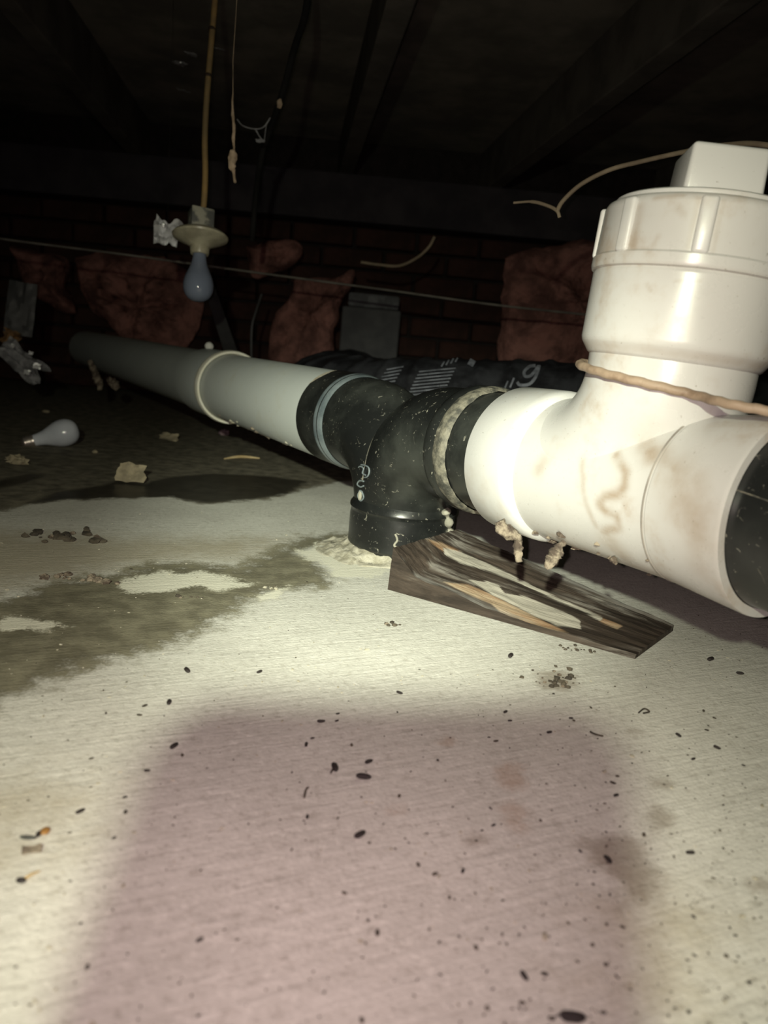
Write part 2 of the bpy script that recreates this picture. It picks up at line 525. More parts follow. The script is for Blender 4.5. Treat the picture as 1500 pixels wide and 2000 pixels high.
STAINS = {
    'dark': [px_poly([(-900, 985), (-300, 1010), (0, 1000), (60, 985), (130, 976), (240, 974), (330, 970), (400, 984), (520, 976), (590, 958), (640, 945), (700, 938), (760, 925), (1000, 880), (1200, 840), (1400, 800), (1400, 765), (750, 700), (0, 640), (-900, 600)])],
    'puddle': [px_poly([(60, 983), (110, 962), (200, 948), (232, 938), (280, 945), (330, 932), (420, 925), (520, 930), (600, 940), (560, 965), (500, 974), (400, 982), (330, 970), (240, 972), (130, 975)]),
               px_poly([(-60, 950), (0, 938), (60, 925), (85, 930), (40, 945), (-20, 958)])],
    'wet': [px_poly([(700, 1042), (640, 1043), (590, 1050), (545, 1070), (500, 1090), (460, 1108), (430, 1102), (330, 1098), (285, 1100), (240, 1118), (190, 1124), (100, 1138), (0, 1172), (-200, 1200), (-300, 1420), (-60, 1400), (0, 1376), (120, 1325), (210, 1292), (300, 1272), (380, 1245), (430, 1215), (470, 1190), (500, 1168), (590, 1150), (655, 1142), (640, 1110), (600, 1090), (590, 1080), (650, 1066), (700, 1060)])],
    'pale': [px_poly([(235, 1148), (262, 1128), (300, 1118), (400, 1116), (440, 1126), (488, 1141), (440, 1150), (390, 1148), (300, 1158), (255, 1158)]),
             px_poly([(520, 1155), (560, 1148), (545, 1166), (515, 1170)]),
             px_poly([(570, 1080), (620, 1062), (700, 1050), (760, 1090), (740, 1130), (650, 1125), (625, 1095)]),
             px_poly([(0, 1212), (60, 1205), (130, 1222), (70, 1232), (0, 1225)])],
    'tan': [px_poly([(-300, 1050), (0, 1035), (160, 1048), (360, 1052), (560, 1052), (500, 1090), (330, 1098), (200, 1120), (80, 1135), (-200, 1180)]),
            px_poly([(-60, 1560), (40, 1540), (110, 1570), (90, 1620), (0, 1660), (-80, 1650)]),
            px_poly([(1240, 1780), (1330, 1800), (1320, 1960), (1220, 1900)])],
    'stain': [px_poly([(1140, 1650), (1175, 1628), (1225, 1632), (1265, 1665), (1292, 1715), (1275, 1762), (1225, 1768), (1215, 1720), (1165, 1690)]),
              px_poly([(1262, 1590), (1285, 1580), (1320, 1598), (1310, 1608), (1305, 1632), (1272, 1625)]),
              px_blob(1300, 1528, 17, 8), px_blob(940, 1640, 14, 8), px_blob(1085, 1330, 46, 20), px_blob(1240, 1432, 10, 6), px_blob(1475, 1726, 22, 9)],
    'rust': [px_blob(1000, 1520, 22, 26), px_blob(1002, 1598, 24, 32), px_blob(874, 1447, 12, 6), px_blob(776, 1584, 9, 5)],
}

def build_floor():
    xs = np.concatenate([np.linspace(-3.0, -0.9, 22)[:-1], np.arange(-0.9, 0.75, 0.006), np.linspace(0.75, 3.0, 22)])
    ys = np.concatenate([np.linspace(-1.6, 0.12, 12)[:-1], np.arange(0.12, 1.7, 0.006), np.linspace(1.7, WALL_Y + 0.1, 12)])
    X, Y = np.meshgrid(xs, ys)
    nx, ny = len(xs), len(ys)
    V = np.stack([X.ravel(), Y.ravel(), np.zeros(X.size)], 1)
    I = np.arange(nx * ny).reshape(ny, nx)
    Q = np.stack([I[:-1, :-1].ravel(), I[:-1, 1:].ravel(), I[1:, 1:].ravel(), I[1:, :-1].ravel()], 1)
    me = bpy.data.meshes.new('floor')
    me.vertices.add(len(V)); me.vertices.foreach_set('co', V.ravel())
    me.loops.add(Q.size); me.loops.foreach_set('vertex_index', Q.ravel())
    me.polygons.add(len(Q)); me.polygons.foreach_set('loop_start', np.arange(0, Q.size, 4))
    me.update(calc_edges=True)
    me.materials.append(M['floor'])
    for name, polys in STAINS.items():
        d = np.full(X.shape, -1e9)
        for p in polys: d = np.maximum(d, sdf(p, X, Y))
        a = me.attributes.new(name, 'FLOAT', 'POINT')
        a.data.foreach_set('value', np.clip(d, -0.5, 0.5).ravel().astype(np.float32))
    o = bpy.data.objects.new('floor', me)
    COL.objects.link(o)
    tag(o, 'brushed concrete crawl space floor with damp stains and grit', kind='structure')
    return o
build_floor()

ceiling = mk('ceiling', box((6.0, 4.6, 0.04), (0, 0.6, CEIL_Z + 0.14)), M['ceil'], smooth=False)
tag(ceiling, 'dark sooty boards of the low crawl space ceiling', kind='structure')
for i, x in enumerate((-1.75, -1.2, -0.62, 0.05, 0.52, 1.1, 1.7)):
    mk('joist', box((0.045, 4.6, 0.13), (x, 0.6, CEIL_Z + 0.055), Matrix.Rotation(math.radians(8), 3, 'Z'), 0.003), M['joist'], ceiling, smooth=False)

wall = mk('wall_back', box((6.0, 0.08, 0.90), (0, WALL_Y + 0.06, 0.45)), M['joint'], smooth=False)
tag(wall, 'dark brick foundation wall at the far end of the crawl space', kind='structure')
brick_me = mesh_data('brick', *box((0.198, 0.06, 0.058), (0, 0, 0), None, 0.004, 1), M['brick'], False)
k = 0
for r in range(11):
    for c in range(16):
        x = -1.75 + c * 0.209 + (0.104 if r % 2 else 0)
        b = bpy.data.objects.new('brick', brick_me)
        COL.objects.link(b)
        b.location = (x, WALL_Y + rng.uniform(-0.004, 0.003), 0.035 + r * 0.068)
        b.rotation_euler = (0, rng.uniform(-0.01, 0.01), rng.uniform(-0.012, 0.012))
        adopt(b, wall)
beam = mk('trim_1', box((5.8, 0.09, 0.14), (0, WALL_Y - 0.09, CEIL_Z - 0.08), None, 0.004), M['plate'], smooth=False)
tag(beam, 'dark timber plate along the top of the brick wall', kind='structure')
for side, x in (('left', -3.0), ('right', 3.0)):
    w = mk('wall_' + side, box((0.08, 4.4, 0.90), (x, 0.5, 0.45)), M['joint'], smooth=False)
    tag(w, 'dark %s-hand foundation wall beyond the photograph' % side, kind='structure')

# ------------------------------------------------------------------ the drain line
D = Vector((-0.529, 0.8486, 0)).normalized()      # along the pipe, away from the camera
N = Vector((D.y, -D.x, 0))
O = Vector((0.0216, 0.832, 0.135))                # above the floor hub
DR = Vector((D.x, D.y, -0.019)).normalized()      # the near run rises very slightly
OR = Vector((O.x, O.y, 0.1385))
def PL(s): return O + D * s
def PR(s): return OR + DR * s

def drips(name, parent, spots, mat):
    for i, (p, r, h) in enumerate(spots):
        mk(name, ico(r, 2, p, (1.0, 1.0, h), 0.5, 2.2, i * 3.1 + p[0] * 9), mat, parent)

# far pipe with its belled end
t = thing('drain_pipe', 'long grey white drain pipe with a belled end receding into the dark', 'pipe', PL(0.6) * 1.0)
prof = [(0.66, 0.0585), (0.735, 0.0585), (0.755, 0.0605), (0.775, 0.0573), (2.05, 0.0573)]
mk('pipe_wall', lathe([(0.60, 0.0625), (0.725, 0.0625), (0.765, 0.0573), (2.06, 0.0573)], O, D, 72), M['pvc_grey'], t)
mk('bell_rim', lathe([(0.592, 0.0588), (0.588, 0.0605), (0.588, 0.0640), (0.592, 0.0655), (0.600, 0.0658), (0.607, 0.0645), (0.609, 0.0622), (0.62, 0.0590)], O, D, 72), M['rim'], t)
# hidden support: far end is let into the wall
# middle pipe
t = thing('drain_pipe', 'short white pipe between the belled rim and the black double elbow', 'pipe', PL(0.4))
mk('pipe_wall', lathe([(0.172, 0.0560), (0.172, 0.0592), (0.178, 0.0595), (0.63, 0.0580)], O, D, 72), M['pvc_mid'], t)
for i in range(26):
    s = rng.uniform(0.2, 0.58)
    a = rng.uniform(-0.25, 0.75)
    p = PL(s) - Vector((0, 0, 1)) * 0.0585 * math.cos(a) - N * 0.0585 * math.sin(a)
    rr = rng.uniform(0.0012, 0.0032)
    mk('dirt_crumb', ico(rr, 1, p, (1.6, 1.2, 1.0), 0.4, 2, i), M['mortar'] if i % 3 else M['clump'], t)

# black double quarter bend on its floor hub
RB = 0.085
t = thing('double_elbow', 'black double elbow fitting joining both pipes down into the floor hub', 'pipe fitting', (O.x, O.y, 0))
def elbow(o, d, r_end, a0=0.0, a1=90.0, n=22, r=0.0572):
    pts, rad = [], []
    c = o + d * RB - Vector((0, 0, RB))
    for i in range(n + 1):
        a = math.radians(90.0 * i / n)
        pts.append(c + Vector((0, 0, 1)) * RB * math.cos(a) - d * RB * math.sin(a))
        rad.append(r)
    return sweep([o + d * r_end] + pts + [pts[-1] - Vector((0, 0, 0.03))], [r] * (n + 3), 64, False)
mk('bend', elbow(O, D, 0.118), M['abs'], t, sharp=60)
mk('bend', elbow(OR, -DR, 0.12), M['abs'], t, sharp=60)
mk('hub', lathe([(0.110, 0.0573), (0.118, 0.0603), (0.124, 0.0606), (0.178, 0.0606), (0.180, 0.0597), (0.180, 0.0560), (0.15, 0.056)], O, D, 72), M['abs_clean'], t)
mk('bevel_band', lathe([(0.1075, 0.0577), (0.1105, 0.0588), (0.1215, 0.0608), (0.1245, 0.0609), (0.1265, 0.0606)], O, D, 72), M['abs_bevel'], t)
# pale rubbed patch on the top lip of that hub
a_, u_, w_ = frame_of(D)
V, Fc = [], []
for j in range(7):
    for i in range(17):
        th = math.radians(96 + i * 2.6) ; s = 0.1785 - 0.0095 * j / 6 * math.sin(math.pi * (i + 0.6) / 17.2)
        V.append(PL(s) + (-N * -math.cos(th) * -1 * -1 + Vector((0, 0, 1)) * math.sin(th)) * 0.0610)
for j in range(6):
    for i in range(16):
        k = j * 17 + i
        Fc.append((k, k + 1, k + 18, k + 17))
rub = mk('rubbed_patch', (V, Fc), M['tan_rub'], t)
# near hub: two raised beads of grey cement
mk('joint_bead', lathe([(0.112, 0.0574), (0.116, 0.0606), (0.122, 0.0622), (0.129, 0.0618), (0.133, 0.0600)], OR, -DR, 96, rf=lambda q, th: 0.0007 * noise.noise(Vector((math.cos(th) * 9, math.sin(th) * 9, q * 300)))), M['abs_clean'], t)
mk('joint_bead', lathe([(0.131, 0.0600), (0.134, 0.0619), (0.140, 0.0624), (0.146, 0.0612), (0.149, 0.0580)], OR, -DR, 96, rf=lambda q, th: 0.0010 * noise.noise(Vector((math.cos(th) * 11, math.sin(th) * 11, q * 300)))), M['cement'], t)
# dusty mould line where the two bends meet
cr = []
for k in range(-12, 25):
    n_ = -0.0570 + 0.0570 * 2 * (k + 12) / 36
    rho = RB + math.sqrt(max(0.0574 ** 2 - n_ ** 2, 0))
    cr.append(Vector((O.x, O.y, 0)) + N * n_ + Vector((0, 0, O.z - RB + 0.0012 + math.sqrt(max(rho * rho - RB * RB, 0)))))
mk('mould_line', sweep(cr, 0.0010, 8), M['cement'], t)
# floor hub
mk('floor_hub', lathe([(0.064, 0.0570), (0.0605, 0.0582), (0.056, 0.0612), (0.0535, 0.0614), (0.0515, 0.0600), (0.049, 0.0598), (0.044, 0.0606), (0.012, 0.0606), (0.010, 0.0590), (0.010, 0.0575), (-0.004, 0.0572)], (O.x, O.y, 0), (0, 0, 1), 96), M['abs'], t)
# flow of cement on the hub, raised mould marks
def on_elbow(x, y, lift=0.0):
    """point of the left bend near the vertical hub axis seen at this pixel, taken on the front of the fitting"""
    d = ray(x, y)
    r = 0.0575 + lift
    A = d.x ** 2 + d.y ** 2
    B = -2 * (d.x * O.x + d.y * O.y)
    Cc = O.x ** 2 + O.y ** 2 - r * r
    q = B * B - 4 * A * Cc
    tt = (-B - math.sqrt(max(q, 0))) / 2 / A
    return EYE + d * tt

# black stub pipe between double elbow and white tee
t2 = thing('pipe_stub', 'short black pipe stub between the grey cement bead and white tee', 'pipe', PR(-0.17))
mk('pipe_wall', lathe([(0.125, 0.0560), (0.125, 0.0573), (0.23, 0.0573), (0.23, 0.055)], OR, -DR, 72), M['abs'], t2)

# white cleanout tee
SB = -0.332
AX = PR(SB)
tee = thing('cleanout_tee', 'white plastic cleanout tee with brown smears under the upright adapter', 'pipe fitting', PR(-0.33))
mk('hub', lathe([(0.20, 0.0560), (0.186, 0.0575), (0.186, 0.0640), (0.188, 0.0652), (0.232, 0.0655), (0.240, 0.0650), (0.243, 0.0632), (0.246, 0.0602)], OR, -DR, 96), M['pvc'], tee)
NS, NA = 90, 160
prof = [(0.243 + (0.386 - 0.243) * i / NS, 0.0602) for i in range(NS + 1)]
body = mk('body', lathe(prof, OR, -DR, NA), M['pvc_tee'], tee)
hub2 = mk('hub', lathe([(0.376, 0.0596), (0.3775, 0.0600), (0.379, 0.0606)] + [(0.379 + 0.056 * i / 40, 0.0606 + 0.0046 * (i / 40)) for i in range(41)] + [(0.437, 0.0650), (0.437, 0.0590), (0.41, 0.0585)], OR, -DR, 160), M['pvc_tee'], tee)
mk('seam', lathe([(0.3755, 0.0602), (0.3757, 0.0607), (0.3763, 0.0608), (0.3769, 0.0607), (0.3771, 0.0602)], OR, -DR, 120), M['seam'], tee)
# swept branch turning towards the far side
def branch():
    pts = []
    rb = 0.088
    c = AX + D * rb + Vector((0, 0, rb))
    n = 26
    for i in range(n + 1):
        a = math.radians(88 * (1 - i / n))
        pts.append(c - Vector((0, 0, 1)) * rb * math.sin(a) - D * rb * math.cos(a))
    top = pts[-1]
    pts += [Vector((top.x, top.y, top.z + (0.247 - top.z) * q)) for q in (0.35, 0.7, 1.0)]
    return sweep(pts, 0.0582, 120, False)
branch_o = mk('branch', branch(), M['pvc_tee'], tee, sharp=60)

def smear_attr(obj, lines):
    me = obj.data
    P = np.empty(len(me.vertices) * 3); me.vertices.foreach_get('co', P); P = P.reshape(-1, 3)
    val = np.zeros(len(P))
    for pts, w, k in lines:
        for a, b in zip(pts[:-1], pts[1:]):
            a, b = np.array(a), np.array(b); e = b - a
            tt = np.clip(((P - a) @ e) / (e @ e + 1e-12), 0, 1)
            d = np.linalg.norm(P - a - tt[:, None] * e, axis=1)
            val = np.maximum(val, k * np.exp(-(d / w) ** 2))
    at_ = me.attributes.new('smear', 'FLOAT', 'POINT')
    at_.data.foreach_set('value', val.astype(np.float32))

def on_tee(x, y, r=0.0604):
    """pixel to the near side of the horizontal tee body"""
    d = ray(x, y)
    w = EYE - OR
    dp = d - DR * d.dot(DR); wp = w - DR * w.dot(DR)
    A, B, Cc = dp.dot(dp), 2 * dp.dot(wp), wp.dot(wp) - r * r
    q = max(B * B - 4 * A * Cc, 0)
    return EYE + d * ((-B - math.sqrt(q)) / 2 / A)
def sm(px, w, k): return ([on_tee(x, y) for x, y in px], w * 1.25, min(k * 1.35, 0.85))
SMEARS = [
    sm([(1204, 890), (1222, 922), (1220, 950), (1205, 966), (1180, 970), (1170, 985), (1184, 1000), (1203, 1008), (1208, 1030), (1190, 1036), (1178, 1040)], 0.0030, 0.60),
    sm([(1137, 900), (1138, 940), (1145, 985), (1165, 1030)], 0.0022, 0.35),
    sm([(1215, 830), (1240, 815), (1258, 840)], 0.010, 0.42),
    sm([(1262, 870), (1275, 890)], 0.006, 0.55),
    sm([(1050, 920), (1062, 900)], 0.005, 0.35),
    sm([(1320, 930), (1335, 975), (1370, 1020), (1380, 1050)], 0.011, 0.40),
    sm([(1290, 880), (1315, 920)], 0.006, 0.35),
    sm([(1385, 1000), (1375, 1100)], 0.008, 0.30),
    sm([(1190, 1060), (1215, 1085)], 0.008, 0.45),
    sm([(1000, 1040), (1100, 1068), (1250, 1110), (1400, 1180)], 0.009, 0.30),
    sm([(1365, 945), (1372, 965)], 0.007, 0.35),
]
for ob in (body, hub2, branch_o): smear_attr(ob, SMEARS)
for i in range(20):
    s = -rng.uniform(0.19, 0.43)
    a = rng.uniform(0.0, 0.9)
    p = PR(s) - Vector((0, 0, 1)) * 0.0612 * math.cos(a) - N * 0.0612 * math.sin(a)
    mk('dirt_crumb', ico(rng.uniform(0.0010, 0.0026), 1, p, (1.5, 1.1, 0.9), 0.4, 2, i), M['clump'], tee)

# adapter and plug on the branch
AXD = Vector((0.050, 0.0, 1.0)).normalized()
AXT = Vector((AX.x, AX.y, 0.2365)) - AXD * 0.2365
RT = Vector((0, 0, 1)).rotation_difference(AXD).to_matrix()
ad = thing('cleanout_adapter', 'white cleanout adapter with ribbed collar standing up from the tee', 'pipe fitting', (AX.x, AX.y, 0.237))
def dense(prof, step=0.0012):
    out = [prof[0]]
    for a, b in zip(prof[:-1], prof[1:]):
        n = max(1, int(math.hypot(b[0] - a[0], b[1] - a[1]) / step))
        out += [(a[0] + (b[0] - a[0]) * k / n, a[1] + (b[1] - a[1]) * k / n) for k in range(1, n + 1)]
    return out
def adp(deg, z, r):
    a = math.radians(deg)
    return AXT + RT @ Vector((math.cos(a) * r, math.sin(a) * r, 0)) + AXD * z
AD_SM = [([adp(q, 0.242, 0.0625) for q in range(150, 351, 5)], 0.0040, 0.34), ([adp(q, 0.2958, 0.0668) for q in range(150, 351, 5)], 0.0012, 0.45),
         ([adp(258, 0.335, 0.0665), adp(258.5, 0.306, 0.067)], 0.0016, 0.40), ([adp(246, 0.335, 0.0665), adp(246, 0.306, 0.067)], 0.0012, 0.35),
         ([adp(214, 0.330, 0.0665), adp(215, 0.306, 0.067)], 0.0034, 0.42), ([adp(214, 0.305, 0.067), adp(224, 0.3045, 0.067)], 0.0015, 0.40),
         ([adp(226, 0.302, 0.0686), adp(229, 0.312, 0.067)], 0.0018, 0.30), ([adp(222, 0.3355, 0.0664), adp(238, 0.337, 0.066)], 0.0016, 0.45),
         ([adp(237, 0.329, 0.0665), adp(240, 0.326, 0.0665)], 0.0022, 0.40), ([adp(180, 0.330, 0.0665), adp(182, 0.300, 0.068)], 0.0035, 0.45),
         ([adp(228, 0.283, 0.0664), adp(231, 0.279, 0.0664)], 0.0012, 0.35), ([adp(243, 0.286, 0.0664), adp(256, 0.2875, 0.0664)], 0.0008, 0.35)]
smear_attr(mk('body', lathe(dense([(0.2365, 0.0570), (0.2385, 0.0600), (0.246, 0.0652), (0.249, 0.0660), (0.293, 0.0664), (0.2945, 0.0655), (0.2955, 0.0650)]), AXT, AXD, 260), M['pvc_tee'], ad), AD_SM)
collar = mk('collar', lathe(dense([(0.2945, 0.0650), (0.2955, 0.0680), (0.2975, 0.0686), (0.303, 0.0686), (0.3045, 0.0672), (0.3355, 0.0664), (0.3385, 0.0650), (0.340, 0.0625), (0.338, 0.0540)]), AXT, AXD, 260), M['pvc_tee'], ad)
smear_attr(collar, AD_SM)
for i in range(8):
    a = math.radians(252 + 45 * i)
    rot = RT @ Matrix.Rotation(a, 3, 'Z')
    mk('rib', box((0.0058, 0.0105, 0.0345), AXT + rot @ Vector((0.0665, 0, 0)) + AXD * 0.3205, rot, 0.0024, 3), M['pvc'], collar)
pg = thing('cleanout_plug', 'white threaded plug with a square wrench head in the adapter', 'plug', (AX.x, AX.y, 0.338))
mk('flange', lathe([(0.334, 0.0500), (0.338, 0.0600), (0.3405, 0.0605), (0.3430, 0.0600), (0.3440, 0.0585), (0.3440, 0.0020)], AXT, AXD, 96), M['pvc'], pg)
hd = []
for z, h in ((0.343, 0.0262), (0.3795, 0.0248)):
    for sx, sy in ((-1, -1), (1, -1), (1, 1), (-1, 1)):
        hd.append(AXT + RT @ (Matrix.Rotation(math.radians(-6), 3, 'Z') @ Vector((sx * h, sy * h, 0))) + AXD * z + Vector((0.003, 0, 0)))
mk('square_head', hexa(hd, 0.0032, 3), M['pvc'], pg)

# black pipe leaving the tee towards the right
t3 = thing('drain_pipe', 'black pipe pushed into the near end of the white tee', 'pipe', PR(-0.5))
mk('pipe_wall', lathe([(0.415, 0.0560), (0.415, 0.0586), (1.05, 0.0573), (1.05, 0.05)], OR, -DR, 80), M['abs_clean'], t3)

for px_, w_s in (([(1432, 955), (1465, 966), (1510, 982)], 0.0009), ([(1480, 1110), (1490, 1128), (1494, 1140)], 0.0007), ([(1418, 1090), (1424, 1130), (1450, 1165)], 0.0004), ([(1425, 1085), (1470, 1112)], 0.0003), ([(1445, 1010), (1452, 1018)], 0.0005)):
    mk('scratch', sweep(spline([on_tee(x, y, 0.0583) for x, y in px_], 5), w_s * 0.6, 6), M['cement'], t3)

# mortar crust round the floor hub
def mortar():
    V, Fc = [], []
    seg, rings = 110, 14
    for j in range(rings + 1):
        for k in range(seg):
            th = 2 * math.pi * k / seg
            left = max(0, math.cos(th - math.radians(195)))
            wd = 0.014 + 0.034 * left ** 2 + 0.012 * noise.noise(Vector((math.cos(th) * 2, math.sin(th) * 2, 4)))
            r = 0.0545 + (j / rings) * wd
            q = Vector((math.cos(th) * r, math.sin(th) * r, 0))
            z = (0.010 + 0.003 * left) * (1 - j / rings) ** 1.6 + 0.006 * noise.fractal(q * 60, 0.7, 2, 4) * (1 - (j / rings) ** 3)
            if j == rings: z = -0.003
            V.append(Vector((O.x, O.y, 0)) + q + Vector((0, 0, max(z, -0.003))))
    for j in range(rings):
        for k in range(seg):
            l = (k + 1) % seg
            Fc.append((j * seg + k, (j + 1) * seg + k, (j + 1) * seg + l, j * seg + l))
    return V, Fc
tag(mk('mortar_collar', mortar(), M['mortar'], sharp=80), 'rough pale mortar crust around the foot of the black floor hub', 'mortar')

# ------------------------------------------------------------------ wood wedge
A0, B0, C0 = on_z(757, 1152), on_z(1240, 1288), on_z(1314, 1233)
D0 = A0 + (C0 - B0) * 1.10
UPZ = Vector((0, 0, 1))
def on_plane(x, y, p, n_):
    d = ray(x, y)
    return EYE + d * ((p - EYE).dot(n_) / d.dot(n_))
ex = (B0 - A0).normalized(); ey = Vector((-ex.y, ex.x, 0))
A1 = on_plane(768, 1070, A0 + ey * 0.010, (D0 - A0).cross(UPZ))
E1 = on_plane(812, 1128, A0 + ey * 0.004, ex.cross(UPZ))
F1 = on_plane(990, 1203, A0 + ey * 0.004, ex.cross(UPZ))
B1 = B0 + UPZ * 0.004 + ey * 0.002
C1 = C0 + UPZ * 0.006
D1 = on_plane(892, 1034, A0 + ey * 0.010, (D0 - A0).cross(UPZ))
D0 = Vector((D1.x, D1.y, 0))
L = Matrix((ex, ey, UPZ))
def poly_at(pts, ts, u):
    for k in range(len(ts) - 1):
        if u <= ts[k + 1] + 1e-9:
            return pts[k].lerp(pts[k + 1], (u - ts[k]) / (ts[k + 1] - ts[k]))
    return pts[-1]
NU, NV = 130, 44
Vl, Fl, is_top = [], [], []
def grid(fn, nu, nv, top_):
    o_ = len(Vl)
    for j in range(nv + 1):
        for i in range(nu + 1):
            Vl.append(fn(i / nu, j / nv)); is_top.append(top_)
    for j in range(nv):
        for i in range(nu):
            k = o_ + j * (nu + 1) + i
            Fl.append((k, k + 1, k + nu + 2, k + nu + 1))
ft = [0.0, 0.11, 0.48, 1.0]
front = lambda u: poly_at([A1, E1, F1, B1], ft, u)
back = lambda u: D1.lerp(C1, u)
def rough(p, k=1.0):
    q = L @ (p - A0)
    h = noise.fractal(Vector((q.x * 18, q.y * 130, q.z * 130)), 0.7, 2.0, 4)
    return p + UPZ * h * 0.0011 * k
zl = UPZ * 0.0004
grid(lambda u, v: rough(front(u).lerp(back(u), v)), NU, NV, True)
def side(a, f):
    def fn(u, v):
        p = a(u).lerp(f(u), v)
        q = L @ (p - A0)
        return p + (ey * -0.0012 * noise.fractal(Vector((q.x * 20, 3, q.z * 150)), 0.7, 2, 3)) * math.sin(math.pi * v) + UPZ * (rough(f(u)).z - f(u).z) * v
    return fn
grid(side(lambda u: A0.lerp(B0, u) + zl, front), NU, 14, False)
grid(lambda u, v: rough(back(u)).lerp(D0.lerp(C0, u) + zl, v), NU, 6, False)
grid(lambda u, v: (rough(A1.lerp(D1, v))).lerp(A0.lerp(D0, v) + zl, u), 8, NV, False)
grid(lambda u, v: (rough(B1.lerp(C1, 1 - v))).lerp(B0.lerp(C0, 1 - v) + zl, u), 3, NV, False)
grid(lambda u, v: (A0.lerp(B0, u)).lerp(D0.lerp(C0, u), 1 - v) + zl, 2, 2, False)
bm = bmesh.new()
bv = [bm.verts.new(L @ (p - A0)) for p in Vl]
for f in Fl: bm.faces.new([bv[i] for i in f])
bmesh.ops.recalc_face_normals(bm, faces=list(bm.faces))
me = bpy.data.meshes.new('wood_wedge')
bm.to_mesh(me); bm.free()
me.materials.append(M['wood'])
me.polygons.foreach_set('use_smooth', [True] * len(me.polygons))
wedge = bpy.data.objects.new('wood_wedge', me)
COL.objects.link(wedge)
wedge.matrix_world = Matrix.Translation(A0) @ L.transposed().to_4x4()
tag(wedge, 'dark weathered wooden wedge with peeling pale paint beside the floor hub', 'wood block')
# old paint and bare wood left on the top face, from outlines on the board
def board_px(p):
    v = p - EYE; z = v.dot(FWD)
    return (750 + F_PX * v.dot(RIGHT) / z, 1000 - F_PX * v.dot(UP) / z)
PX = np.array([board_px(p) for p in Vl])
TOP = np.array(is_top)
def board_attr(name, polys):
    d = np.full(len(PX), -100.0)
    for poly in polys:
        d = np.maximum(d, sdf([Vector((x, y, 0)) for x, y in poly], PX[:, 0], PX[:, 1]))
    d = np.where(TOP, d, -100.0) * 0.0005
    at_ = wedge.data.attributes.new(name, 'FLOAT', 'POINT')
    at_.data.foreach_set('value', np.clip(d, -0.05, 0.05).astype(np.float32))
board_attr('paint', [[(866, 1070), (900, 1078), (990, 1118), (1060, 1155), (1120, 1180), (1180, 1206), (1172, 1212), (1090, 1175), (1020, 1140), (960, 1118), (900, 1098), (870, 1082)],
                     [(914, 1133), (950, 1136), (972, 1142), (985, 1158), (1030, 1168), (1100, 1195), (1132, 1212), (1136, 1231), (1085, 1222), (1020, 1190), (960, 1160)]])
board_attr('raw', [[(832, 1052), (862, 1060), (902, 1080), (905, 1088), (870, 1078)],
                   [(866, 1136), (915, 1142), (960, 1162), (1020, 1192), (1085, 1224), (1115, 1238), (1050, 1228), (985, 1205), (960, 1180), (910, 1158)],
                   [(1165, 1200), (1215, 1222), (1205, 1228), (1170, 1212)]])
board_attr('wear', [[(782, 1092), (800, 1118), (850, 1142), (990, 1196), (1060, 1232), (990, 1215), (900, 1180), (800, 1135)],
                    [(1000, 1078), (1080, 1112), (1160, 1140), (1280, 1195), (1230, 1188), (1150, 1155), (1080, 1122)]])

# ------------------------------------------------------------------ cables and wires
ax = Vector((AX.x, AX.y, 0))
def about(dx, dy, r, z): return ax + Vector((dx, dy, 0)).normalized() * r + Vector((0, 0, z))
cab = spline([about(0.75, 0.66, 0.070, 0.226), about(0.1, 1, 0.066, 0.230), about(-0.75, 0.75, 0.0645, 0.2325), about(-0.97, 0.15, 0.0635, 0.2305), about(-0.85, -0.45, 0.0632, 0.2265),
              about(-0.52, -0.85, 0.0634, 0.2225), about(-0.10, -0.995, 0.0645, 0.2185), at(1420, 788, 0.452), at(1500, 803, 0.440), at(1600, 822, 0.43), at(1760, 850, 0.43)], 10)
tag(mk('cable', sweep(cab, 0.0031, 14, rf=lambda i, th: 0.0003 * math.sin(i * 1.3 + th)), M['cable']), 'dusty beige cable looped around the neck of the white tee', 'cable')

up_t = thing('cable', 'thin tan cable with a short stub arching behind the cleanout plug', 'cable', at(1090, 410, 0.95))
mk('run', sweep(spline([at(1088, 412, 0.95), at(1100, 392, 0.95), at(1135, 360, 0.94), at(1190, 332, 0.92), at(1250, 316, 0.9), at(1330, 298, 0.86), at(1420, 283, 0.8), at(1500, 284, 0.74), at(1640, 320, 0.7)], 8), 0.0028, 10), M['rootlet'], up_t)
mk('stub', sweep(spline([at(1003, 396, 0.98), at(1040, 394, 0.97), at(1070, 402, 0.96), at(1088, 412, 0.95), at(1093, 425, 0.95)], 6), [0.0015] * 6 + [0.0022] * 19, 8), M['rootlet'], up_t)

tag(mk('wire', sweep(spline([on_y(-260, 425, 1.75), on_y(0, 466, 1.75), on_y(250, 498, 1.76), on_y(520, 535, 1.78), on_y(760, 567, 1.8), on_y(980, 597, 1.82), on_y(1250, 625, 1.85)], 6), 0.0026, 8), M['wire']),
    'thin taut wire strung across the dark behind the hanging bulb', 'wire')
tag(mk('wire', sweep(spline([on_y(705, 512, 1.9), on_y(740, 517, 1.9), on_y(780, 519, 1.88), on_y(815, 503, 1.85), on_y(838, 482, 1.83), on_y(849, 462, 1.82)], 6), 0.0034, 8), M['rootlet']),
    'short curved tan wire end hanging above the grey block pier', 'wire')
tag(mk('wire', sweep(spline([on_y(511, 575, 1.95), on_y(500, 608, 1.93), on_y(492, 640, 1.92), on_y(491, 700, 1.92), on_y(492, 800, 1.92), on_z(495, 830)], 6), 0.003, 8), M['galv']),
    'thin grey wire dropping behind the belled pipe rim', 'wire')
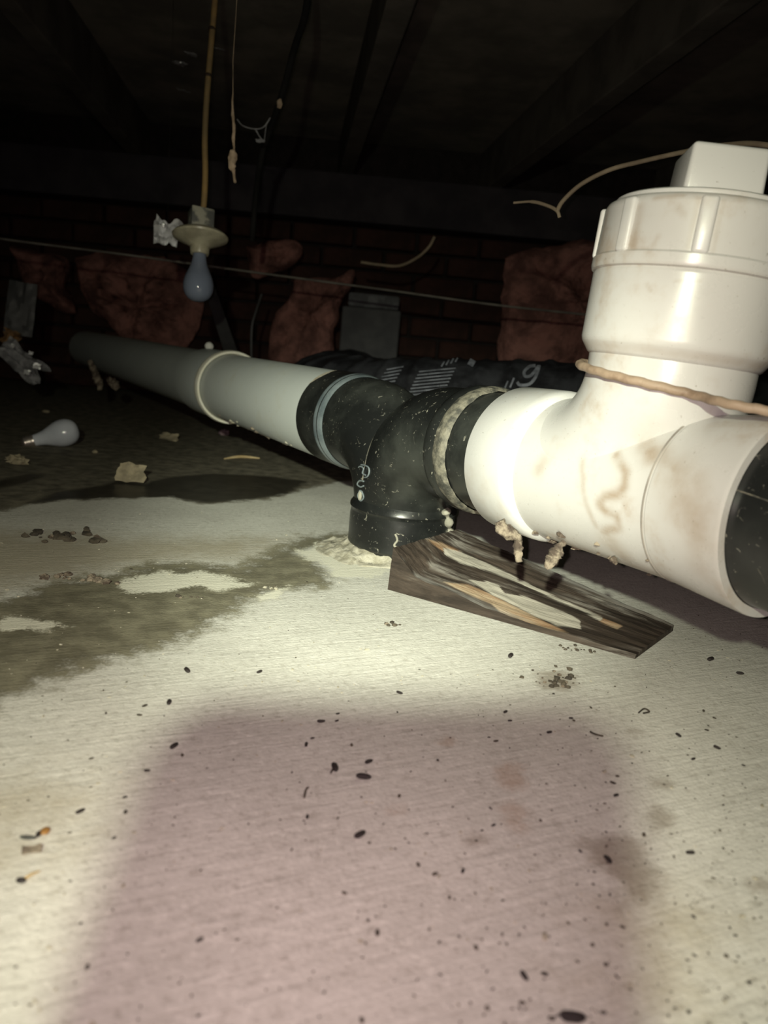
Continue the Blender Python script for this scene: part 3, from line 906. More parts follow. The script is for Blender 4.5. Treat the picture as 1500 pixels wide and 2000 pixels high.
tag(mk('cable', sweep(spline([Vector((-0.205, 1.33, CEIL_Z + 0.118)), on_y(600, 5, 1.35), on_y(575, 95, 1.42), on_y(548, 195, 1.5), on_y(525, 260, 1.56), on_y(512, 300, 1.6), on_y(500, 380, 1.66), on_y(492, 470, 1.7)], 6), 0.0062, 10), M['dark_cable']),
    'black cable slanting down from the ceiling right of the lamp cord', 'cable')
tag(mk('leaning_stake', hexa([on_y(438, 900, 1.98) + Vector((0, 0, 0)), on_y(458, 900, 1.98), on_y(458, 900, 1.99), on_y(438, 900, 1.99), on_y(386, 540, 1.78), on_y(410, 540, 1.78), on_y(410, 540, 1.79), on_y(386, 540, 1.79)][:0] or
                      [on_z(476, 812), on_z(508, 812), on_z(508, 806), on_z(476, 806), on_y(390, 535, 1.72), on_y(411, 535, 1.72), on_y(411, 535, 1.735), on_y(390, 535, 1.735)], 0.001, 1), M['galv'], smooth=False),
    'dull grey flat stake leaning behind the hanging bulb', 'stake')

# ------------------------------------------------------------------ lamp on its cord
LD = 1.30
lc = at(391, 470, LD)
lamp = thing('lamp_holder', 'cream porcelain lamp holder hanging from a yellowed cord', 'lamp', at(391, 495, LD))
axl = (at(392, 440, LD) - at(387, 560, LD)).normalized()
mk('shade_disc', lathe([(0.0145, 0.008), (0.0150, 0.020), (0.0135, 0.034), (0.0085, 0.045), (0.0045, 0.0485), (0.0015, 0.0475), (-0.0025, 0.040), (-0.0085, 0.027), (-0.0125, 0.0195), (-0.0150, 0.0175)],
                       lc + axl * 0.003, axl, 48), M['porcelain'], lamp)
mk('socket', lathe([(-0.0120, 0.0170), (-0.016, 0.0168), (-0.028, 0.0160), (-0.0305, 0.0150), (-0.031, 0.0120), (-0.02, 0.011)], lc + axl * 0.006, axl, 40), M['porcelain'], lamp)
mk('mounting_box', box((0.040, 0.034, 0.040), lc + axl * 0.034, axl.to_track_quat('Z', 'Y').to_matrix() @ Matrix.Rotation(0.25, 3, 'Z'), 0.003, 2), M['tin'], lamp)
cordp = spline([lc + axl * 0.050, at(398, 400, LD), at(401, 340, LD), at(400, 280, LD), at(402, 220, LD), at(407, 150, LD), at(413, 80, LD), at(420, 0, LD), at(424, -70, LD), Vector((at(424, -70, LD).x, at(424, -70, LD).y + 0.02, CEIL_Z + 0.121))], 6)
cord_o = mk('cord', sweep(cordp, 0.0052, 12), M['cord'], lamp)
for y, x in ((57, 414), (148, 407)):
    mk('cord_band', lathe([(-0.003, 0.0054), (-0.0015, 0.0062), (0.0015, 0.0062), (0.003, 0.0054)], at(x, y, LD), (at(420, 0, LD) - at(405, 180, LD)), 14), M['staple'], cord_o)

def bulb_profile(k):
    return [(0.000, 0.0120), (0.010, 0.0128), (0.022, 0.0155), (0.034, 0.0205), (0.046, 0.0255), (0.056, 0.0278), (0.064, 0.0280), (0.072, 0.0268), (0.080, 0.0230), (0.086, 0.0170), (0.0895, 0.0095), (0.0905, 0.0008)]
def fine(profile, n=4):
    q = spline([Vector((a, b, 0)) for a, b in profile], n)
    return [(v.x, max(v.y, 0.0004)) for v in q]
b1 = thing('light_bulb', 'blue grey light bulb screwed into the hanging porcelain holder', 'light bulb', at(388, 578, LD))
sc = 0.93
mk('glass', lathe([(a * sc, r * sc) for a, r in fine(bulb_profile(1))], lc - axl * 0.0225, -axl, 48), M['bulb_blue'], b1, sharp=80)
mk('screw_cap', lathe([(0.0, 0.0105), (0.012, 0.0108)], lc - axl * 0.012, -axl, 24), M['brass'], b1)

pb = on_z(122, 872); pb.z = 0.0245
pe = on_z(68, 872); pe.z = 0.0135
b2 = thing('light_bulb', 'pale frosted light bulb lying loose on the dark floor', 'light bulb', (pb.x, pb.y, 0))
axb = (pb - pe).normalized()
axb = Vector((axb.x * 0.93, axb.y * 0.93 - 0.22, axb.z + 0.03)).normalized()
sc2 = 0.88
st = pb - axb * 0.058 * sc2
mk('glass', lathe([(a * sc2, r * sc2) for a, r in fine(bulb_profile(1))], st, axb, 40), M['bulb_white'], b2, sharp=80)
mk('screw_cap', lathe([(-0.020, 0.003), (-0.0195, 0.006), (-0.016, 0.0095), (-0.014, 0.0112), (-0.011, 0.0104), (-0.008, 0.0114), (-0.005, 0.0104), (-0.002, 0.0114), (0.002, 0.0108)], st, axb, 28, True), M['brass'], b2)

# ------------------------------------------------------------------ flexible duct behind the drain line
dpath = spline([(1.25, 1.10, 0.150), (0.85, 1.20, 0.146), (0.42, 1.285, 0.138), (0.12, 1.36, 0.120), (-0.05, 1.43, 0.109), (-0.13, 1.54, 0.106), (-0.15, 1.70, 0.106), (-0.14, 2.02, 0.108), (-0.13, 2.30, 0.112)], 44)
dlen = [0.0]
for a, b in zip(dpath[:-1], dpath[1:]): dlen.append(dlen[-1] + (b - a).length)
def duct_rf(i, th):
    s = dlen[i]
    ph = (s / 0.055 + th / (2 * math.pi)) % 1.0
    ridge = 0.0045 * math.exp(-((ph - 0.5) / 0.13) ** 2)
    sag = 0.005 * noise.noise(Vector((s * 7, math.cos(th) * 1.5, math.sin(th) * 1.5))) + 0.003 * noise.noise(Vector((s * 30, math.cos(th) * 4, math.sin(th) * 4)))
    return ridge + sag - 0.002
duct = thing('flexible_duct', 'black film wrapped flexible duct lying on the floor behind the drain line', 'duct', (0.3, 1.3, 0))
DR_ = 0.102
Vd, Fd = sweep(dpath, DR_, 56, True, duct_rf)
mk('duct_sleeve', (Vd, Fd), M['duct'], duct, sharp=70)
def on_duct(x, y, lift=0.0012):
    """pixel to the near face of the duct: march the ray into the tube"""
    d = ray(x, y).normalized()
    tt = 0.8
    for _ in range(400):
        p = EYE + d * tt
        j = min(range(0, len(dpath), 2), key=lambda q: (dpath[q] - p).length_squared)
        # distance to the local axis line
        a = dpath[max(j - 2, 0)]; b = dpath[min(j + 2, len(dpath) - 1)]
        e = (b - a).normalized(); w = p - a
        r = (w - e * w.dot(e)).length
        if r < DR_ + lift + 0.0035: return p
        tt += max((r - DR_ - lift - 0.0035) * 0.6, 0.0008)
        if tt > 2.2: return None
    return p
def print_stroke(name, px, wpx, mat=None):
    P = []
    pts = [Vector((x, y, 0)) for x, y in px]
    q = spline(pts, 4) if len(pts) > 2 else [pts[0].lerp(pts[1], k / 6) for k in range(7)]
    Lf, Rt = [], []
    for i, p in enumerate(q):
        tg = (q[min(i + 1, len(q) - 1)] - q[max(i - 1, 0)]).normalized()
        nn = Vector((-tg.y, tg.x, 0)) * wpx / 2
        a, b = on_duct(*(p + nn).xy), on_duct(*(p - nn).xy)
        if a is None or b is None: continue
        Lf.append(a); Rt.append(b)
    if len(Lf) < 2: return
    V = Lf + Rt
    n = len(Lf)
    Fc = [(i, i + 1, n + i + 1, n + i) for i in range(n - 1)]
    mk(name, (V, Fc), mat or M['print'], duct)
# lines of small print, then the large characters
for k in range(11):
    y0 = 792 - k * 6.6
    x0 = 786 + k * 3.2
    print_stroke('printed_line', [(x0, y0), (x0 + 40, y0 - 4), (x0 + 72, y0 - 7)], 2.4)
for k in range(5):
    print_stroke('printed_line', [(735 + k * 5, 750 - k * 7), (772 + k * 4, 744 - k * 7)], 2.4)
print_stroke('printed_character', [(918, 714), (926, 700), (931, 698)], 12)
for k in range(4):
    print_stroke('printed_line', [(862 + k * 9, 716 - k * 3), (868 + k * 9, 706 - k * 3)], 3.0)
print_stroke('printed_character', [(1046, 714), (1034, 716), (1024, 726), (1026, 735), (1036, 734), (1044, 726), (1053, 714), (1046, 736), (1034, 750), (1016, 752), (1010, 746)], 6.0)
print_stroke('printed_character', [(996, 757), (1004, 738)], 3.5)
print_stroke('printed_character', [(986, 758), (992, 744)], 3.0)

# ------------------------------------------------------------------ background: insulation, pier, scraps
def batt(name, px, Y, depth, label, seed, amp=0.05, n=26):
    """a sagging lump of glass wool: outline from the wall, real thickness, ruffled surface"""
    P = [on_y(x, y, Y) for x, y in px]
    c = sum(P, Vector()) / len(P)
    outline = spline(P + [P[0]], 6)[:-1]
    V, Fc = [], []
    rings = 9
    m_ = len(outline)
    for side in (-1, 1):
        for j in range(rings + 1):
            f = j / rings
            for p in outline:
                q = c.lerp(p, f)
                z = depth / 2 * math.sqrt(max(1 - f ** 3, 0))
                d = noise.fractal(q * 9 + Vector((seed, 0, seed)), 0.7, 2.1, 5) * amp + noise.fractal(q * 32 + Vector((seed, 9, 0)), 0.7, 2.1, 4) * amp * 0.4
                off = Vector((0, side * (z + d * (1 - f ** 4)), 0))
                if f == 1: off = Vector((0, d * 0.4, 0))
                e = noise.noise_vector(q * 22 + Vector((seed, seed, 3))) * 0.012 * f
                V.append(q + off + Vector((e.x, 0, e.z)))
    for s_ in range(2):
        o_ = s_ * (rings + 1) * m_
        for j in range(rings):
            for k in range(m_):
                l = (k + 1) % m_
                f = (o_ + j * m_ + k, o_ + j * m_ + l, o_ + (j + 1) * m_ + l, o_ + (j + 1) * m_ + k)
                Fc.append(f if s_ == 0 else f[::-1])
    o = mk(name, (V, Fc), M['pink'], None, True, 85)
    return tag(o, label, 'insulation', 'pink insulation batts along the far wall')
batt('insulation_batt', [(20, 478), (120, 500), (128, 520), (120, 560), (150, 610), (100, 600), (55, 560)], 2.50, 0.10, 'pink insulation batt slumping in folds at the far left wall', 1.0, 0.05)
batt('insulation_batt', [(140, 500), (250, 495), (350, 520), (395, 580), (378, 665), (322, 712), (262, 700), (225, 645), (170, 590)], 2.50, 0.08, 'pink insulation batt behind the hanging bulb, torn and sagging', 2.7, 0.07)
batt('insulation_batt', [(580, 545), (640, 545), (692, 526), (686, 560), (664, 598), (655, 640), (640, 705), (560, 720), (524, 705), (535, 620), (555, 590)], 2.30, 0.10, 'pink insulation batt hanging to the left of the grey pier', 4.4, 0.045)
batt('insulation_batt', [(480, 480), (540, 470), (588, 480), (575, 515), (530, 532), (495, 540)], 2.40, 0.08, 'small scrap of pink insulation stuck high on the far wall', 6.1, 0.05)
batt('insulation_batt', [(985, 505), (1060, 482), (1180, 470), (1300, 500), (1290, 720), (1150, 735), (985, 725), (978, 600)], 2.30, 0.14, 'broad pink insulation batt behind the white cleanout adapter', 8.3, 0.06)

p0, p1 = on_y(668, 575, 2.34), on_y(786, 575, 2.34)
pier = thing('block_pier', 'grey block pier with a paler top against the far wall', 'pier', ((p0.x + p1.x) / 2, 2.42, 0))
pw = p1.x - p0.x
mk('block', box((pw, 0.15, 0.190), ((p0.x + p1.x) / 2, 2.42, 0.0955), None, 0.004, 1), M['block'], pier, smooth=False)
mk('block', box((pw * 0.98, 0.15, 0.150), ((p0.x + p1.x) / 2 + 0.002, 2.42, 0.268), None, 0.004, 1), M['block'], pier, smooth=False)
mk('cap', box((pw * 0.86, 0.145, 0.042), ((p0.x + p1.x) / 2 + 0.006, 2.42, 0.365), None, 0.008, 2), M['block_cap'], pier, smooth=False)

# grey board and torn scraps at the far left
gb = [on_y(-60, 520, 1.75), on_y(10, 548, 1.8), on_y(66, 590, 1.9), on_y(120, 634, 2.0)]
tag(mk('hanger_plate', crumple(0.062, 0.125, 8, 10, on_y(40, 603, 1.80), E(84, 6, 20), 0.012, 5.0, 0.002, 0.05), M['galv']), 'dull grey hanger plate above the far end of the drain pipe', 'plate')
tag(mk('torn_tape', crumple(0.11, 0.05, 14, 8, on_y(42, 705, 1.72), E(62, 42, 10), 0.03, 9.0, 0.0012, 0.5), M['film']), 'torn shiny tape scrap dangling at the far left', 'tape')
tag(mk('torn_tape', crumple(0.045, 0.035, 8, 6, on_y(22, 660, 1.74), E(70, 15, -10), 0.02, 12.0, 0.0012, 0.4), M['rust_scrap']), 'orange brown tape scrap above the shiny one', 'tape')
for i, (x, y, r) in enumerate(((53, 727, 0.006), (72, 715, 0.006), (60, 690, 0.004), (25, 675, 0.004))):
    tag(mk('foil_scrap', crumple(r * 2.4, r * 2, 5, 5, on_y(x, y, 1.69), E(60 + 15 * i, 10 * i, 25 * i), r * 0.5, i * 2.2, 0.0008, 0.4), M['foil']),
        'tiny bright foil flake on the torn tape at the left', 'foil', 'foil flakes on the torn tape')
fs = thing('foil_scrap', 'bright crumpled foil scrap hanging left of the lamp holder', 'foil', on_y(327, 457, 1.46))
mk('foil', crumple(0.045, 0.052, 12, 12, on_y(327, 457, 1.46), E(70, 8, 12), 0.020, 3.3, 0.001, 0.45), M['foil'], fs)
pf = on_y(327, 445, 1.46)
mk('thread', sweep([pf, Vector((pf.x, pf.y, CEIL_Z + 0.121))], 0.0003, 6), M['dark_cable'], fs)
for i, (x, y, w, lab) in enumerate(((350, 124, 0.020, 'dull foil flake high up left of the lamp cord'), (373, 106, 0.016, 'curled foil flake close to the lamp cord'),
                                    (358, 177, 0.016, 'lowest foil flake left of the lamp cord'), (428, 95, 0.011, 'round foil flake right of the lamp cord'))):
    q = on_z(x, y, CEIL_Z + 0.1165)
    tag(mk('foil_scrap', crumple(w * 1.6, w * 1.9, 6, 5, q, E(8, 6 * i, 30 - 22 * i), w * 0.2, i * 5.1 + 1, 0.0008, 0.4), M['foil']), lab, 'foil')

# hanging fluff
fl_p = [(455, 120), (455, 175), (454, 200), (455, 225), (457, 250), (456, 272), (457, 290), (455, 300), (454, 325), (456, 336), (459, 356)]
fl_w = [0.0004, 0.0005, 0.0014, 0.0020, 0.0026, 0.0022, 0.0014, 0.0060, 0.0050, 0.0022, 0.0024]
q = spline([at(x, y, 1.12) for x, y in fl_p], 5)
wq = [fl_w[min(int(i / 5), 10)] * (1 - (i / 5) % 1) + fl_w[min(int(i / 5) + 1, 10)] * ((i / 5) % 1) for i in range(len(q))]
q = [Vector((q[0].x + 0.006, q[0].y + 0.0, CEIL_Z + 0.121))] + q
wq = [0.0004] + wq
tag(mk('dust_strand', sweep(q, wq, 10, True, lambda i, th: wq[i] * 0.5 * noise.noise(Vector((i * 0.5, math.cos(th) * 1.5, math.sin(th) * 1.5)))), M['fluff']), 'tan strand of dust and fluff hanging right of the lamp cord', 'dust')
web = thing('cobweb', 'sagging grey cobweb between the fluff strand and the black cable', 'cobweb', on_y(495, 240, 1.5))
for pts, r in (([(463, 233), (475, 246), (498, 252), (515, 248), (528, 230)], 0.0012), ([(498, 252), (508, 268), (516, 276)], 0.001), ([(520, 245), (516, 276)], 0.0006), ([(500, 252), (512, 276)], 0.0005)):
    mk('strand', sweep(spline([on_y(x, y, 1.5) for x, y in pts], 5), r, 6), M['film'], web)
mk('dust_knot', ico(0.006, 2, on_y(508, 275, 1.5), (1.4, 0.5, 0.6), 0.4, 2, 2), M['film'], web)
mk('dust_knot', ico(0.007, 2, on_y(546, 203, 1.49), (0.7, 0.5, 1.2), 0.4, 2, 5), M['fluff'], web)

# ------------------------------------------------------------------ clumps under the white tee, ball on the pipe
def clump(label, px, dep, widths, seed):
    q = spline([at(x, y, dep) for x, y in px], 6)
    w = [widths[min(int(i / 6), len(widths) - 1)] * (1 - (i / 6) % 1) + widths[min(int(i / 6) + 1, len(widths) - 1)] * ((i / 6) % 1) for i in range(len(q))]
    vf = sweep(q, w, 16, True, lambda i, th: w[i] * 0.55 * noise.fractal(Vector((i * 0.35 + seed, math.cos(th) * 1.6, math.sin(th) * 1.6)), 0.7, 2, 3))
    tag(mk('dirt_clump', vf, M['clump'], sharp=80), label, 'dirt')
clump('narrow dried dirt clump dangling under the collar of the tee', [(975, 1018), (985, 1035), (1008, 1048), (1012, 1060), (1011, 1078), (1013, 1098)], 0.575, [0.004, 0.0055, 0.0035, 0.0026, 0.0042, 0.0022], 1)
clump('wider dried dirt clump slanting down under the body of the tee', [(1103, 1058), (1092, 1068), (1086, 1080), (1078, 1096), (1066, 1110)], 0.545, [0.0020, 0.0028, 0.0050, 0.0052, 0.0016], 4)
clump('small dirt lump clinging under the near part of the tee', [(1195, 1088), (1200, 1096), (1204, 1102)], 0.50, [0.0018, 0.0024, 0.0010], 7)
tag(mk('foam_ball', ico(0.0085, 3, PL(0.73) + Vector((0, 0, 0.0668)), (1, 1, 0.95), 0.06, 2, 3), M['foam']), 'small white foam ball resting on top of the far pipe', 'ball')
clump('brown dirt strand hanging under the far pipe', [(176, 705), (182, 722), (192, 745), (196, 762)], 1.75, [0.006, 0.006, 0.009, 0.004], 11)
clump('grey dust lump hanging under the far pipe', [(212, 738), (222, 750), (230, 760)], 1.70, [0.005, 0.012, 0.006], 14)

# pale flecks, cement runs and raised mould marks on the black fitting
def stroke_on(fn, px, w, parent, name, mat, h=0.0007):
    q = spline([fn(x, y) for x, y in px], 5)
    mk(name, sweep(q, w, 8), mat, parent)
elb = [o for o in bpy.data.objects if o.name.startswith('double_elbow')][0]
mark = M['abs_bevel']
for px in ([(689, 905), (692, 925), (716, 932), (719, 912), (689, 905)], [(696, 918), (703, 911), (710, 915), (708, 924), (714, 928)],
           [(710, 940), (702, 939), (698, 946), (704, 951), (710, 949)],
           [(703, 958), (699, 968), (704, 978), (710, 972), (707, 961), (703, 958)]):
    stroke_on(lambda x, y: on_elbow(x, y, 0.0004), px, 0.0009, elb, 'raised_mark', M['abs_bevel'])
mk('pale_smear', ico(0.0042, 2, on_elbow(704, 968, 0.0), (0.7, 0.5, 1.3), 0.3, 2, 1), M['putty'], elb)
# hardened run on the right shoulder of the floor hub
run = spline([on_elbow(870, 995, 0.003), on_elbow(874, 1010, 0.004), on_elbow(877, 1028, 0.004), on_elbow(878, 1042, 0.003)], 5)
mk('cement_run', sweep(run, [0.004 + 0.002 * math.sin(i) for i in range(len(run))], 10), M['putty'], elb)
run = spline([on_elbow(772, 1043, 0.0036), on_elbow(776, 1055, 0.0036), on_elbow(770, 1066, 0.0036), on_elbow(786, 1072, 0.004)], 5)
mk('cement_run', sweep(run, 0.0012, 8), M['putty'], elb)

# ------------------------------------------------------------------ things lying on the floor
def chip(px, w, h, label, mat, cat, seed, rotz=0, tilt=10, zoff=None):
    p = on_z(*px)
    p.z = zoff if zoff is not None else 0.004
    return tag(mk('paper_scrap' if cat == 'paper' else 'scrap', crumple(w, h, 8, 6, p, E(tilt, 4, rotz), min(w, h) * 0.16, seed, 0.0012, 0.4), mat), label, cat)
chip((256, 944), 0.040, 0.028, 'cream torn paper scrap standing in the dark puddle', M['paper'], 'paper', 2.0, 10, 62, 0.016)
chip((330, 860), 0.036, 0.022, 'folded paper scrap with a bright edge below the belled pipe', M['paper'], 'paper', 5.0, -6, 35, 0.008)
o = mk('plaster_crumb', ico(0.011, 3, on_z(34, 906) + Vector((0, 0, 0.006)), (1.5, 0.9, 0.7), 0.5, 2.0, 3), M['paper'])
tag(o, 'pale plaster crumb in front of the loose bulb', 'crumb')
o = mk('plaster_crumb', ico(0.005, 2, on_z(186, 886) + Vector((0, 0, 0.003)), (1, 1, 0.8), 0.3, 2.0, 6), M['paper'])
tag(o, 'tiny white crumb right of the loose bulb', 'crumb')
o = mk('plaster_crumb', ico(0.005, 2, on_z(90, 806) + Vector((0, 0, 0.003)), (2, 1, 0.8), 0.3, 2.0, 8), M['paper'])
tag(o, 'tiny pale crumb beyond the loose bulb', 'crumb')
q = spline([on_z(438, 898) + Vector((0, 0, 0.002)), on_z(470, 896) + Vector((0, 0, 0.004)), on_z(507, 897) + Vector((0, 0, 0.002))], 6)
tag(mk('wood_splinter', sweep(q, [0.0012 + 0.0016 * math.sin(math.pi * i / 12) for i in range(13)], 8), M['straw']), 'pale wood splinter lying under the middle pipe', 'splinter')
o = mk('pink_scrap', ico(0.010, 3, on_z(438, 850) + Vector((0, 0, 0.006)), (1.1, 0.9, 0.8), 0.4, 2.0, 4), mottled('dusty_pink', (0.30, 0.21, 0.23), (0.2, 0.14, 0.17), 60, 0.8, 0.2))
tag(o, 'dusty pink scrap on the floor below the belled rim', 'scrap')

def pile(px, n, spread, rmax, label, mat, seed):
    c = on_z(*px)
    t_ = thing('dirt_pile', label, 'dirt', c)
    r_ = random.Random(seed)
    for i in range(n):
        p = c + Vector((r_.gauss(0, spread[0]), r_.gauss(0, spread[1]), 0))
        r = r_.uniform(0.25, 1.0) * rmax
        p.z = r * 0.5
        mk('crumb', ico(r, 1, p, (1.2, 1.0, 0.75), 0.5, 2.0, seed + i * 1.7), mat if i % 7 else M['clump'], t_, smooth=False)
pile((128, 1050), 22, (0.020, 0.012), 0.0055, 'dark heap of crumbs on the far left of the pale floor', M['speck'], 3)
pile((142, 1132), 18, (0.020, 0.004), 0.0045, 'row of crumbs along the edge of the damp stain', M['clump'], 5)
pile((530, 1150), 6, (0.006, 0.003), 0.0028, 'few pale crumbs on the right tip of the damp stain', M['mortar'], 8)
pile((1090, 1330), 46, (0.012, 0.010), 0.0022, 'loose scatter of brown dirt in front of the wooden wedge', M['speck'], 9)
pile((768, 1222), 8, (0.004, 0.003), 0.0024, 'little dirt heap left in front of the wooden wedge', M['speck'], 12)
pile((1120, 1268), 14, (0.012, 0.004), 0.0016, 'crumbs along the front edge of the wooden wedge', M['speck'], 15)
pile((375, 1168), 7, (0.012, 0.002), 0.0022, 'line of grey grit below the white salt patch', M['speck'], 19)

# rodent droppings: (pixel, length in pixels, angle on the picture)
drop_px = [(710, 1521, 30, -8), (703, 1634, 24, 28), (627, 1411, 16, 0), (720, 1490, 16, 20), (1023, 1909, 24, -55), (1118, 1994, 52, -6), (390, 1838, 17, 30),
           (157, 1587, 20, 25), (287, 1507, 13, 0), (1187, 1682, 21, -50), (1348, 1668, 18, 0), (600, 1597, 9, 80), (654, 1503, 17, -70), (904, 1703, 10, 60),
           (964, 1613, 9, 20), (340, 1460, 18, 35), (780, 1355, 13, -20), (1388, 1290, 11, 20), (1445, 1317, 16, -8), (1115, 1404, 9, 0), (1073, 1432, 11, 10),
           (1203, 1555, 10, 20), (1133, 1664, 10, -40), (1354, 1484, 8, 20), (1325, 1438, 13, -35), (1400, 1462, 16, -25), (1452, 1496, 9, -20), (1355, 1793, 12, -30),
           (1463, 1920, 12, 0), (1178, 1980, 14, 0), (997, 1283, 9, 45), (365, 1312, 11, -50), (507, 1314, 11, 25), (330, 1374, 10, 70), (660, 1395, 8, 10),
           (658, 1409, 8, 20), (610, 1443, 9, 10), (598, 1456, 8, 80), (996, 1409, 9, 0), (987, 1392, 8, 30), (955, 1441, 7, 0), (958, 1580, 8, -40), (244, 1558, 11, 15), (223, 1638, 11, 20)]
BIG_DROP = {0: 'long black dropping in the upper middle of the phone shadow', 1: 'curved black dropping below the long one in the phone shadow', 2: 'plump black dropping just inside the upper edge of the phone shadow',
            4: 'stout black dropping near the bottom of the picture', 5: 'large black dropping cut off by the bottom edge', 6: 'black dropping alone in the lower left of the phone shadow',
            7: 'black dropping between the insect remains and the phone shadow', 9: 'black dropping on the brown stain at the right', 18: 'black dropping at the right edge beyond the wedge tip'}
drop_me = []
for v_ in range(3):
    prof_ = [(-0.5, 0.04), (-0.44, 0.12), (-0.3, 0.175), (-0.05, 0.19), (0.2, 0.175), (0.4, 0.12), (0.5, 0.03)]
    vf = lathe(prof_, (0, 0, 0), (1, 0, 0), 10, True, True, rf=lambda q_, th: 0.03 * noise.noise(Vector((q_ * 4 + v_ * 7, math.cos(th) * 1.5, math.sin(th) * 1.5))))
    vf = ([Vector((p.x, p.y + 0.10 * (p.x ** 2) * (1 if v_ else -1), p.z)) for p in vf[0]], vf[1])
    drop_me.append(mesh_data('dropping', vf[0], vf[1], M['dropping'], True, 80))
for i, (x, y, l, a) in enumerate(drop_px):
    p = on_z(x, y)
    dx, dy = math.cos(math.radians(a)) * l / 2, -math.sin(math.radians(a)) * l / 2
    e = on_z(x + dx, y + dy) - on_z(x - dx, y - dy)
    ln = min(e.length, 0.016)
    o = bpy.data.objects.new('dropping', drop_me[i % 3])
    COL.objects.link(o)
    o.scale = (ln, ln * 1.15, ln * 1.0)
    o.location = (p.x, p.y, 0.185 * ln)
    o.rotation_euler = (0, 0, math.atan2(e.y, e.x))
    tag(o, BIG_DROP.get(i, 'small black rodent dropping lying on the concrete'), 'dropping', 'rodent droppings scattered over the concrete')

# insect and plant bits at the left edge
t_ = thing('insect_remains', 'amber and grey insect remains on the concrete at the left edge', 'insect', on_z(70, 1630))
mk('wing_case', ico(0.0024, 2, on_z(88, 1627) + Vector((0, 0, 0.0012)), (0.9, 1.2, 0.35), 0.1, 2, 1), M['amber'], t_)
mk('wing', ico(0.0026, 2, on_z(54, 1639) + Vector((0, 0, 0.0009)), (1.5, 0.6, 0.25), 0.1, 2, 2), M['wing'], t_)
mk('thorax', ico(0.0016, 2, on_z(76, 1632) + Vector((0, 0, 0.0010)), (0.8, 1.4, 0.6), 0.1, 2, 3), M['dropping'], t_)
t_ = thing('seed', 'dark seed with a thin stalk on the concrete at the left', 'seed', on_z(42, 1724))
mk('kernel', ico(0.0018, 2, on_z(41, 1724) + Vector((0, 0, 0.0012)), (1.2, 0.9, 0.6), 0.1, 2, 2), M['dropping'], t_)
mk('stalk', sweep([on_z(48, 1720) + Vector((0, 0, 0.0010)), on_z(62, 1712) + Vector((0, 0, 0.0012)), on_z(78, 1703) + Vector((0, 0, 0.0006))], [0.0008, 0.0006, 0.0003], 8), M['straw'], t_)
tag(mk('husk', crumple(0.008, 0.0045, 6, 4, on_z(62, 1664) + Vector((0, 0, 0.0014)), E(6, 2, 20), 0.0008, 3, 0.0005, 0.3), M['clump']), 'pale husk flake between the insect remains and the seed', 'husk')
for i, (px, lab) in enumerate((([(1152, 1431), (1162, 1436), (1178, 1440)], 'short dark twig right of the phone shadow'), ([(594, 1560), (597, 1546), (602, 1540)], 'thin forked twig left of the curved dropping'),
                               ([(652, 1507), (654, 1497), (646, 1512)], 'dark husk sliver up left of the long dropping'), ([(1247, 1394), (1258, 1386), (1268, 1392), (1256, 1395)], 'tiny curled twig on the right of the concrete'))):
    q = spline([on_z(x, y) + Vector((0, 0, 0.0008)) for x, y in px], 4)
    tag(mk('twig', sweep(q, 0.0006, 6), M['speck'], None), lab, 'twig')

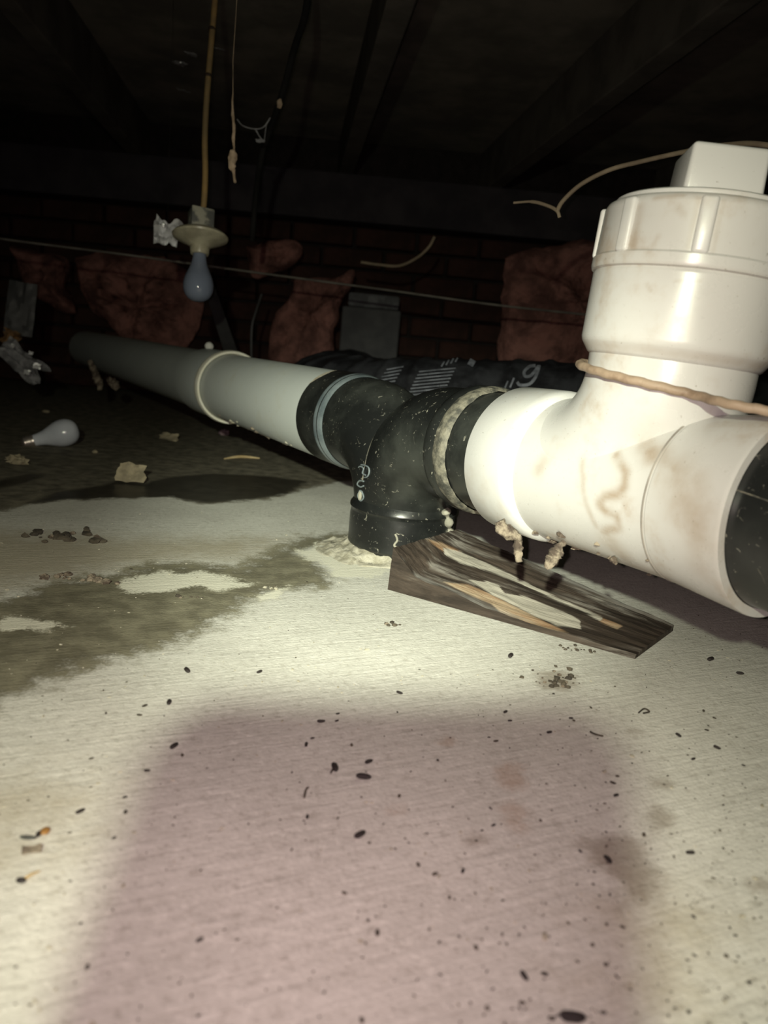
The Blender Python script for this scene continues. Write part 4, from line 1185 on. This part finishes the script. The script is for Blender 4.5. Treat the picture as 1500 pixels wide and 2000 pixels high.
# countless grit
def grit(n, seed, mat, label, lo, hi, dens):
    r_ = random.Random(seed)
    base_v, base_f = ico(1.0, 1)
    V, Fc = [], []
    while n > 0:
        x, y = r_.uniform(-60, 1560), r_.uniform(1000, 2050)
        if r_.random() > dens(x, y): continue
        if 740 < x < 1330 and 1020 < y < 1290: continue
        if 660 < x < 900 and y < 1130: continue
        p = on_z(x, y)
        k = r_.uniform(lo, hi) ** 1.0 * (1.0 if r_.random() < 0.85 else 1.8)
        a = r_.uniform(0, 3.14)
        ca, sa = math.cos(a), math.sin(a)
        st_ = r_.uniform(1.0, 2.2)
        nb = len(V)
        for v in base_v:
            X_, Y_ = v.x * k * st_, v.y * k
            V.append((p.x + X_ * ca - Y_ * sa, p.y + X_ * sa + Y_ * ca, v.z * k * 0.6 + k * 0.4))
        Fc += [tuple(i + nb for i in f) for f in base_f]
        n -= 1
    o = mk('grit', (V, Fc), mat, None, False)
    tag(o, label, 'grit', kind='stuff')
grit(800, 5, M['speck'], 'fine brown grit sprinkled over the concrete', 0.0002, 0.0006, lambda x, y: 0.25 + 0.75 * min(max((x - 500) / 700, 0), 1))
grit(260, 6, M['mortar'], 'fine pale sand sprinkled over the concrete', 0.0003, 0.0008, lambda x, y: 1.0 if y < 1350 else 0.2)

# ------------------------------------------------------------------ the phone that takes the picture and throws its shadow
ph = thing('phone', 'dark phone held upright whose shadow falls on the concrete', 'phone', EYE - FWD * 0.02)
Rm = Matrix((RIGHT, UP, -FWD)).transposed()
def phone_box(size, off, bev):
    return box(size, EYE + RIGHT * off[0] + UP * off[1] - FWD * off[2], Rm, bev, 3)
def slab(w, h, th, r, off):
    out = []
    for cx, cy, a0 in ((1, 1, 0), (-1, 1, 90), (-1, -1, 180), (1, -1, 270)):
        for k in range(9):
            a = math.radians(a0 + 90 * k / 8)
            out.append((cx * (w / 2 - r) + r * math.cos(a), cy * (h / 2 - r) + r * math.sin(a)))
    V, Fc = [], []
    n = len(out)
    for z, sc_ in ((-th / 2, 0.97), (-th / 2 + 0.001, 1.0), (th / 2 - 0.001, 1.0), (th / 2, 0.97)):
        V += [EYE + RIGHT * (off[0] + x * sc_) + UP * (off[1] + y * sc_) - FWD * (off[2] + z) for x, y in out]
    for j in range(3):
        for k in range(n):
            l = (k + 1) % n
            Fc.append((j * n + k, j * n + l, (j + 1) * n + l, (j + 1) * n + k))
    Fc.append(tuple(range(n - 1, -1, -1))); Fc.append(tuple(3 * n + k for k in range(n)))
    return V, Fc
mk('case', slab(0.0888, 0.172, 0.009, 0.014, (-0.0333, -0.0417, 0.0125)), M['phone'], ph)
mk('lens_bump', lathe([(0.0, 0.0085), (0.0015, 0.0085), (0.002, 0.0078), (0.002, 0.0060), (0.001, 0.0055)], EYE - FWD * 0.0082, FWD, 32), M['phone'], ph)
